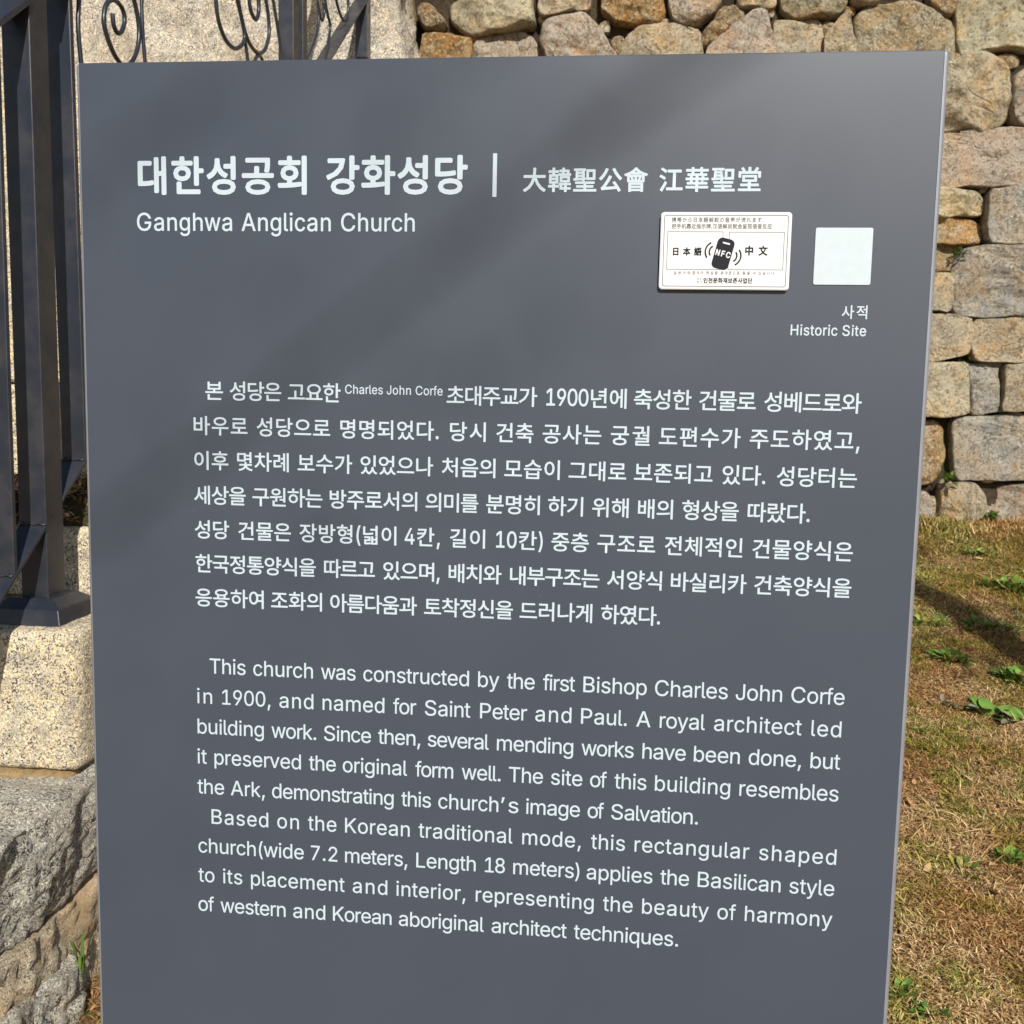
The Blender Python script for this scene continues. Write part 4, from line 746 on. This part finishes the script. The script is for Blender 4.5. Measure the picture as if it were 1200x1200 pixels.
ST = [
 ([(487, 8), (493, 2), (505, 3), (522, 20), (521, 30), (512, 36), (497, 33), (490, 24)], BROWN, .07),
 ([(525, 6), (540, -2), (565, -18), (620, -18), (628, 20), (628, 29), (612, 29), (600, 32), (575, 38), (555, 41), (540, 34), (528, 24)], CREAM, .05),
 ([(496, 38), (520, 38), (553, 45), (550, 75), (545, 110), (500, 110), (490, 66)], ORANGE, .03),
 ([(554, 46), (580, 41), (600, 35), (611, 33), (624, 44), (636, 58), (641, 75), (640, 116), (553, 116)], PINK, .02),
 ([(633, -22), (690, -22), (690, 7), (665, 11), (640, 17), (633, 12)], BUFF, .06),
 ([(635, 22), (650, 15), (682, 12), (694, 22), (712, 45), (722, 62), (722, 117), (646, 117), (642, 64), (633, 50)], PINK, .05),
 ([(702, 24), (706, 20), (712, 20), (716, 26), (714, 34), (706, 34), (702, 30)], CREAM, .02),
 ([(708, -22), (775, -22), (779, 8), (777, 22), (752, 24), (722, 23), (706, 8)], ORANGE, .05),
 ([(727, 62), (733, 42), (745, 27), (775, 25), (800, 27), (819, 33), (824, 45), (825, 114), (728, 114)], BUFF, .05),
 ([(783, -22), (846, -22), (844, 4), (835, 15), (820, 28), (805, 27), (788, 22), (782, 8)], PINK, .05),
 ([(823, 36), (845, 10), (861, 5), (868, 18), (866, 26), (845, 42), (830, 53), (824, 48)], BROWN, .05),
 ([(828, 60), (850, 43), (872, 24), (885, 12), (896, 11), (901, 18), (907, 40), (906, 112), (832, 112)], PINK, .03),
 ([(866, -22), (912, -22), (910, 6), (897, 8), (870, 7), (866, 2)], BUFF, .04),
 ([(915, -22), (996, -22), (993, 2), (980, 14), (960, 20), (930, 18), (917, 10)], OLIVE, .07),
 ([(908, 24), (935, 21), (960, 23), (966, 42), (969, 60), (969, 108), (910, 108)], BUFF, .01),
 ([(968, 42), (983, 20), (994, 9), (999, 30), (999, 108), (973, 108)], BUFF, .03),
 ([(1001, 20), (1020, 5), (1060, 0), (1085, 2), (1105, 12), (1119, 25), (1121, 55), (1118, 112), (1003, 112)], OLIVE, .05),
 ([(998, -22), (1042, -22), (1032, -2), (1006, 4), (998, 2)], BUFF, .04),
 ([(1092, -22), (1124, -22), (1122, 12), (1110, 14), (1096, 4)], BROWN, .04),
 ([(1127, -60), (1200, -66), (1262, -60), (1266, 50), (1230, 55), (1200, 54), (1170, 53), (1150, 56), (1127, 62), (1125, 30)], CREAM, .06),
 ([(1086, 76), (1113, 69), (1135, 62), (1160, 59), (1172, 67), (1183, 82), (1185, 105), (1187, 125), (1181, 141), (1170, 148), (1157, 150), (1140, 149), (1100, 153), (1085, 154)], CREAM, .07),
 ([(1191, 86), (1206, 75), (1296, 70), (1298, 145), (1200, 147), (1188, 140), (1187, 120)], PINK, .06),
 ([(1030, 158), (1100, 157), (1140, 156), (1165, 152), (1200, 149), (1300, 150), (1300, 216), (1200, 217), (1160, 219), (1120, 220), (1030, 219)], PINK, .03),
 ([(1050, 223), (1120, 221), (1142, 223), (1156, 236), (1158, 247), (1150, 251), (1105, 255), (1050, 257)], CREAM, .04),
 ([(1149, 220), (1153, 218), (1158, 218), (1160, 222), (1156, 225), (1150, 225)], CREAM, .02),
 ([(1050, 260), (1100, 257), (1140, 256), (1155, 262), (1154, 283), (1120, 288), (1050, 284)], ORANGE, .04),
 ([(1161, 223), (1200, 220), (1300, 220), (1300, 285), (1200, 286), (1158, 285), (1157, 262)], GREY, .03),
 ([(1050, 288), (1116, 286), (1118, 315), (1100, 318), (1050, 317)], BROWN, .02),
 ([(1050, 321), (1117, 320), (1115, 350), (1110, 366), (1085, 364), (1050, 364)], CREAM, .03),
 ([(1123, 292), (1160, 288), (1300, 289), (1300, 369), (1200, 370), (1140, 371), (1118, 368), (1117, 330)], GREY, .035),
 ([(1040, 368), (1095, 366), (1139, 373), (1139, 400), (1133, 415), (1115, 419), (1040, 423)], BUFF, .03),
 ([(1142, 374), (1200, 372), (1300, 372), (1300, 422), (1200, 424), (1142, 424), (1139, 405)], BUFF, .03),
 ([(1040, 426), (1133, 425), (1136, 450), (1134, 484), (1085, 490), (1040, 490)], CREAM, .03),
 ([(1138, 426), (1173, 427), (1173, 482), (1139, 484)], GREY, .01),
 ([(1177, 427), (1200, 425), (1300, 426), (1300, 481), (1176, 481)], BUFF, .03),
 ([(1030, 495), (1099, 493), (1108, 503), (1110, 530), (1105, 558), (1090, 571), (1030, 572)], ORANGE, .05),
 ([(1120, 489), (1200, 486), (1300, 485), (1300, 562), (1200, 563), (1120, 564)], GREY, .015),
 ([(1022, 578), (1090, 578), (1098, 600), (1098, 650), (1022, 650)], PINK, .03),
 ([(1104, 577), (1120, 569), (1142, 568), (1158, 582), (1156, 610), (1150, 650), (1103, 650)], BUFF, .04),
 ([(1166, 575), (1200, 568), (1300, 571), (1300, 660), (1190, 660), (1168, 630)], PINK, .04),
]
for i, (p, c, b) in enumerate(ST):
    stone(p, c, b, proud=random.uniform(0, .03) if b > .02 else -.03, seed=i*1.37, rough=.015 if b > .03 else .008)
PAL = [CREAM, ORANGE, BROWN, GREY, PINK, BUFF, BUFF, OLIVE, CREAM, GREY]
def fill(x0, x1, y0, y1, rh=66, cw=96, seed=0):
    rows = max(1, round((y1-y0)/rh)); ybs = [y0+(y1-y0)*k/rows for k in range(rows+1)]
    for r in range(rows):
        x = x0; prev = random.uniform(-5, 5)
        while x < x1-20:
            w = random.uniform(.6, 1.5)*cw
            if x+w > x1-40: w = x1-x
            e = random.uniform(-6, 6) if x+w < x1 else 0
            ya, yb = ybs[r]+random.uniform(1, 5), ybs[r+1]-random.uniform(1, 4)
            q = [(x+2+prev, ya+random.uniform(-2, 5)), (x+w*.5, ya+random.uniform(-3, 2)), (x+w-2+e, ya+random.uniform(-2, 6)), (x+w-2-e*.3, (ya+yb)/2), (x+w-3-e, yb-random.uniform(-2, 6)), (x+w*.45, yb-random.uniform(-3, 2)), (x+2-prev, yb-random.uniform(-2, 5)), (x+2+prev*.3, (ya+yb)/2)]
            stone(q, random.choice(PAL), random.choice([.02, .04, .05, .06]), proud=random.uniform(-.01, .03), seed=random.random()*50)
            prev = e; x += w
fill(490, 1036, 118, 640, 66, 100)
fill(0, 1560, -230, -26, 68, 104)
fill(1303, 1560, -24, 660, 76, 110)
fill(100, 484, -22, 640, 80, 110)
for px, py, w, hh_, c in ((725, 52, 8, 12, BROWN), (901, 10, 9, 6, BUFF), (1122, 66, 7, 10, BROWN), (1140, 152, 12, 4, BUFF), (1118, 478, 8, 8, BROWN), (1113, 572, 8, 7, BUFF), (1163, 560, 10, 5, PINK), (1175, 425, 7, 6, CREAM), (524, 40, 8, 6, BROWN), (637, 18, 6, 5, BUFF), (780, 25, 8, 7, BUFF), (864, 42, 7, 5, BROWN), (1000, 9, 6, 6, ORANGE), (1160, 262, 5, 18, BROWN), (1119, 286, 6, 6, BUFF), (1098, 592, 7, 10, BUFF), (1163, 605, 6, 12, PINK), (554, 40, 6, 6, BUFF), (1188, 152, 8, 4, GREY), (1187, 66, 14, 8, BROWN), (868, 12, 6, 7, BUFF), (972, 28, 8, 9, BROWN)):
    stone([(px-w, py-hh_*.6), (px, py-hh_), (px+w, py-hh_*.5), (px+w*.9, py+hh_*.7), (px, py+hh_), (px-w*.9, py+hh_*.5)], c, .05, proud=-.045, seed=px*.37, rough=.006)
# earth packed behind and between the stones
a, b = at(-60, -240, WY), at(1620, -240, WY)
bk = link('earth_core', box('earth_core', a.x, b.x, WY+.085, WY+.9, .3, a.z), M_DARKEARTH, wall)

# ------------------------------------------------------------------ grass, litter and weeds
def blades(name, pts, length, width, mat, lean=(0.2, 1.4), lift=(0.0, 0.01), curl=.5, label=None, cat='grass', gnd=True, seg=2):
    n = len(pts)
    az = rng.uniform(0, 2*math.pi, n); tilt = rng.uniform(*lean, n)        # tilt from upright
    L = length*rng.uniform(.45, 1.35, n); Wd = width*rng.uniform(.6, 1.4, n)
    base = np.asarray(pts, float).copy(); base[:, 2] += rng.uniform(*lift, n)
    dh = np.stack([np.cos(az), np.sin(az)], 1)
    sidea = az+math.pi/2+rng.uniform(-.7, .7, n); side = np.stack([np.cos(sidea), np.sin(sidea), rng.uniform(-.3, .3, n)], 1)
    c1 = tilt; c2 = np.minimum(tilt+rng.uniform(0, curl, n), 1.65)
    p0 = base
    p1 = p0+np.concatenate([dh*np.sin(c1)[:, None], np.cos(c1)[:, None]], 1)*(L*.5)[:, None]
    p2 = p1+np.concatenate([dh*np.sin(c2)[:, None], np.cos(c2)[:, None]], 1)*(L*.5)[:, None]
    V = np.stack([p0-side*Wd[:, None]*.35, p0+side*Wd[:, None]*.35, p1-side*Wd[:, None]*.5, p1+side*Wd[:, None]*.5, p2], 1).reshape(-1, 3)
    o = np.arange(n)[:, None]*5
    F = np.concatenate([o+np.array([[0, 1, 3]]), o+np.array([[0, 3, 2]]), o+np.array([[2, 3, 4]])], 0)
    ob = link(name, mesh_np(name, V, F), mat)
    return tag(ob, label, cat, kind='stuff')
def scatter(n, f, keep=None):
    """f(n) -> x, y arrays; keep(x, y) -> mask"""
    X, Y = [], []; tot = 0; tries = 0
    while tot < n and tries < 400:
        x, y = f(n); tries += 1
        if keep is not None:
            m = keep(x, y); x, y = x[m], y[m]
        X.append(x); Y.append(y); tot += len(x)
    x = np.concatenate(X)[:n]; y = np.concatenate(Y)[:n]
    return np.stack([x, y, gz(x, y)], 1)
U = rng.uniform
def wedge(n):
    y = 1.45+3.6*rng.random(n)**.85
    return y*np.where(rng.random(n) < .72, U(.19, .43, n), rng.normal(.31, .16, n)), y
def outer(n): return U(-.80, 2.6, n), U(.9, 5.02, n)
def leftp(n): return U(-.90, -.62, n), U(1.2, 2.1, n)
def foot(s): return lambda n: (U(-.3, 2.6, n), 4.98-np.abs(rng.normal(0, s, n)))
def gmask(x, y):
    return vn(x*5, y*5, 5)+.6*vn(x*16, y*16, 6)+U(-.15, .15, len(x)) > np.where(y > 3.4, -.20, np.where(y > 2.7, .25, .55))
pts = np.concatenate([scatter(110000, wedge), scatter(230000, outer), scatter(4500, leftp)])
blades('dry_grass', pts, .019, .0017, M_STRAW, (.8, 1.52), (0, .012), .6, 'short dry straw coloured grass covering the bank')
pts = np.concatenate([scatter(70000, wedge), scatter(130000, outer), scatter(3000, leftp)])
blades('leaf_litter', pts, .012, .0040, M_LITTER, (1.0, 1.55), (0, .010), .5, 'brown dead leaf litter lying among the dry grass', 'leaf litter')
pts = np.concatenate([scatter(46000, wedge, gmask), scatter(80000, outer, gmask)])
blades('green_grass', pts, .017, .0019, M_GREEN, (.3, 1.4), (0, .010), .6, 'patches of short green grass growing through the straw')
pts = scatter(14000, outer, lambda x, y: vn(x*2.2, y*2.2, 11) > .15)
blades('long_straw', pts, .060, .0022, M_STRAW, (.9, 1.5), (0, .014), .4, 'long bent dead grass stalks lying over the turf')
pts = scatter(7000, outer, lambda x, y: vn(x*3, y*3, 12) > .0)
blades('fallen_leaves', pts, .028, .013, M_LITTER, (1.1, 1.55), (.002, .014), .5, 'larger curled brown leaves lying on the turf', 'leaf litter')
blades('wall_foot_grass', scatter(12000, foot(.12)), .036, .0034, M_STRAW, (.3, 1.45), (0, .02), .7, 'longer dry grass along the foot of the stone wall')
blades('wall_foot_green', scatter(9000, foot(.22), lambda x, y: vn(x*4, y*4, 8) > -.2), .034, .0040, M_GREEN, (.2, 1.35), (0, .02), .7, 'green grass tufts along the foot of the stone wall')

ly = U(1.785, 2.06, 4200); lp = np.column_stack([U(-1.9, -.885, 4200), ly, Z(-.252)+np.clip((ly-1.785)/.05, 0, 1)*.052+np.abs(rng.normal(0, .006, 4200))])
blades('dry_leaves', lp, .017, .007, M_LITTER, (.6, 1.5), (0, .014), .7, 'reddish brown dead leaves drifted on the granite step behind the post', 'leaf litter')
def leaf_mesh(name, leaves, mat):
    """leaves: (base, direction azimuth, tilt from upright, length, width)"""
    V = []; F = []
    for (bx, by, bz, az, ti, L, Wd) in leaves:
        d = Vector((math.cos(az)*math.sin(ti), math.sin(az)*math.sin(ti), math.cos(ti)))
        s = Vector((-math.sin(az), math.cos(az), 0)); u = s.cross(d)*-1
        b = len(V); P = Vector((bx, by, bz))
        prof = [(0, .10), (.2, .45), (.45, 1.0), (.7, .85), (.88, .45), (1.0, .03)]
        for t, w in prof:
            c = P+d*(L*t)+Vector((0, 0, -L*.30*t*t))
            V += [c-s*(Wd*.5*w)+u*(.12*Wd*w), c, c+s*(Wd*.5*w)+u*(.12*Wd*w)]
        for k in range(len(prof)-1):
            a = b+k*3; F += [(a, a+1, a+4, a+3), (a+1, a+2, a+5, a+4)]
    return meshd(name, V, F, True)
def weed(name, px, py, R0, n, L, Wd, mat, label, tilt=(.25, 1.35), mat2=None, pos=None):
    p = pos or atg(px, py); R0 *= .62; n = int(n*1.6); L *= .78; Wd *= .78
    p = Vector((p.x, p.y, gz(p.x, p.y))) if pos is None else p
    t = thing(name, label, 'weed', 'weeds on the grass bank', loc=p)
    lv = []; lv2 = []
    for k in range(n):
        a = random.uniform(0, 2*math.pi); r = R0*random.random()**.6
        q = (r*math.cos(a), r*math.sin(a), random.uniform(.0, .012), a+random.uniform(-.6, .6), random.uniform(*tilt), L*random.uniform(.6, 1.15), Wd*random.uniform(.7, 1.15))
        (lv2 if (mat2 and random.random() < .4) else lv).append(q)
    link('leaves', leaf_mesh('leaves', lv, mat), mat, t) if False else link('leaves', leaf_mesh('leaves', lv, mat), mat, t)
    if lv2: link('withered_leaves', leaf_mesh('withered_leaves', lv2, mat2), mat2, t)
    return t
weed('weed', 1158, 842, .03, 12, .105, .045, M_LEAF, 'low weed with broad grey green leaves beside the right edge of the sign', (.6, 1.2), M_GREYLEAF)
weed('weed', 1192, 850, .025, 8, .095, .045, M_LEAF, 'low weed with broad leaves at the right border of the photo', (.6, 1.25), M_GREYLEAF)
weed('weed', 1112, 775, .09, 60, .045, .024, M_LEAF, 'bright green small leaved weed just below the shadow on the bank')
weed('weed', 1087, 733, .11, 46, .045, .022, M_LEAF, 'small green weed clump touching the sign edge above the bright one')
weed('weed', 1196, 797, .09, 60, .055, .028, M_LEAF, 'bright yellow green weed at the right border below the shadow band')
weed('weed', 1182, 1012, .045, 40, .040, .020, M_LEAF, 'dark green weed clump halfway down the bare straw bank')
weed('weed', 1128, 1024, .055, 22, .040, .012, M_GREEN, 'thin sparse weed left of the dark green weed clump')
weed('weed', 1055, 1168, .035, 16, .036, .016, M_LEAF, 'small light green weed against the lower right sign edge')
weed('weed', 1090, 1192, .026, 14, .034, .017, M_LEAF, 'lowest light green weed near the bottom of the photo')
weed('weed', 1192, 690, .20, 120, .055, .024, M_LEAF, 'wide green weed patch on the upper bank at the right')
weed('weed', 1150, 652, .10, 34, .050, .022, M_LEAF, 'light green weed close to the foot of the wall')
weed('weed', 1160, 738, .14, 56, .06, .018, M_LEAF, 'dark weed lying in the shadow band', (.5, 1.3))
weed('weed', 1078, 862, .03, 14, .030, .014, M_LEAF, 'tiny green weed beside the middle of the right sign edge')
weed('weed', 1100, 828, .045, 14, .045, .022, M_GREYLEAF, 'flat grey brown leaved weed left of the broad leaved one')
weed('weed', 1150, 960, .05, 16, .034, .008, M_GREEN, 'wispy green weed on the bare straw above the dark clump')

# tufts in the joints of the wall
for px, py, n, L, lab in ((1124, 296, 26, .035, 'small bright green plant growing in a wall joint above the big grey stone'), (1136, 423, 12, .022, 'tiny green plant in the wall joint under two buff stones'), (1112, 560, 26, .05, 'green tuft in the gap beside the orange wall stone'), (1162, 605, 40, .05, 'yellow green tuft between the lowest wall stones'), (1174, 478, 12, .022, 'moss tuft at the lower corner of a small grey stone')):
    p = at(px, py, WY-.02)
    t = thing('wall_plant', lab, 'plant', 'plants growing in the wall joints', loc=p)
    lv = [(random.uniform(-.02, .02), random.uniform(-.02, .03), random.uniform(-.03, .01), random.uniform(math.pi, 2*math.pi), random.uniform(.3, 1.6), L*random.uniform(.6, 1.2), L*.35) for _ in range(n)]
    link('leaves', leaf_mesh('leaves', lv, M_LEAF), M_LEAF, t)
# grass blades by the foundation block
p = atx(95, 1143, -.853)
t = thing('grass_tuft', 'green grass blades standing at the end of the lowest granite block', 'grass tuft', loc=p)
lv = [(random.uniform(-.004, .006), random.uniform(-.01, .01), 0, random.uniform(0, 6.28), random.uniform(.02, .28), .105*random.uniform(.6, 1.1), .0055) for _ in range(7)]
link('blades', leaf_mesh('blades', lv, M_LEAF), M_LEAF, t)
p = atx(100, 1195, -.850)
t = thing('weed', 'small yellow green weed below the grass blades at the bottom left', 'weed', 'weeds on the grass bank', loc=p)
lv = [(random.uniform(-.02, .02), random.uniform(-.02, .02), random.uniform(-.01, .015), random.uniform(0, 6.28), random.uniform(.4, 1.3), .026*random.uniform(.6, 1.1), .011) for _ in range(22)]
link('leaves', leaf_mesh('leaves', lv, M_GREEN), M_GREEN, t)

# ------------------------------------------------------------------ the young tree beside the visitor, whose shadow crosses the bank
tb = atg(1142, 735); s_ = 3.7; taz = Vector((math.sin(R_(SUN_AZ)), -math.cos(R_(SUN_AZ)), 0))
tx, ty = tb.x+taz.x*s_, tb.y+taz.y*s_; tz0 = gz(tx, ty)
tree = thing('young_tree', 'slender young tree with thin limbs on the grass bank right of the visitor', 'tree', loc=(tx, ty, tz0))
def tl(p): return Vector((p[0]-tx, p[1]-ty, p[2]-tz0))
top = 4.6
tr = [Vector((0.02*math.sin(k*1.1), .02*math.cos(k*1.7), top*k/10)) for k in range(11)]
tr[0].z = -.05
link('trunk', tube('trunk', cat_spline(tr, 3), .105, 12, lambda t: 1.1-.6*t), M_BARK, tree)
def shp(px, py, t): p = at(px, py, PY)+tosun*t; return tl((p.x, p.y, p.z))
twigs = [[Vector((0, 0, 3.1)), tl((tx*.8, ty-1.2, tz0+3.6)), shp(900, 20, 5.2), shp(720, 150, 5.0), shp(480, 330, 5.0), shp(250, 520, 5.0), shp(60, 660, 5.0)],
         [Vector((0, 0, 3.7)), tl((tx*.9, ty-.9, tz0+4.3)), shp(850, -200, 5.6), shp(560, -60, 5.6), shp(250, 120, 5.6), shp(60, 230, 5.6)]]
lv = []
for k, P in enumerate(twigs):
    Q = cat_spline(P, 6)
    link('limb', tube('limb', Q, .009 if k == 0 else .006, 6, lambda t: 1.0-.60*min(1, t*1.9)), M_BARK, tree)
    for q in Q[14:]:
        for _ in range(5 if k == 0 else 2):
            lv.append((q.x+random.gauss(0, .08), q.y+random.gauss(0, .10), q.z+random.gauss(0, .08), random.uniform(0, 6.28), random.uniform(.5, 2.2), .020, .009))
for k in range(9):
    z = 1.5+.30*k; a = random.uniform(-1.6, 1.6)+(.3 if k % 2 else 3.1)
    r1 = .26 if k < 6 else .4; P = [Vector((0, 0, z)), Vector((r1*.5*math.cos(a), r1*.5*math.sin(a), z+.12)), Vector((r1*math.cos(a), r1*math.sin(a), z+.22))]
    link('limb', tube('limb', cat_spline(P, 4), .011, 6, lambda t: 1-.6*t), M_BARK, tree)
    for _ in range(48 if k < 6 else 20):
        t = random.random(); q = P[1].lerp(P[2], t)
        lv.append((q.x+random.gauss(0, .07), q.y+random.gauss(0, .07), q.z+random.gauss(0, .07), random.uniform(0, 6.28), random.uniform(.5, 2.2), .05, .024))
tag(link('leaves', leaf_mesh('leaves', lv, M_LEAF), M_LEAF, tree), kind='stuff')
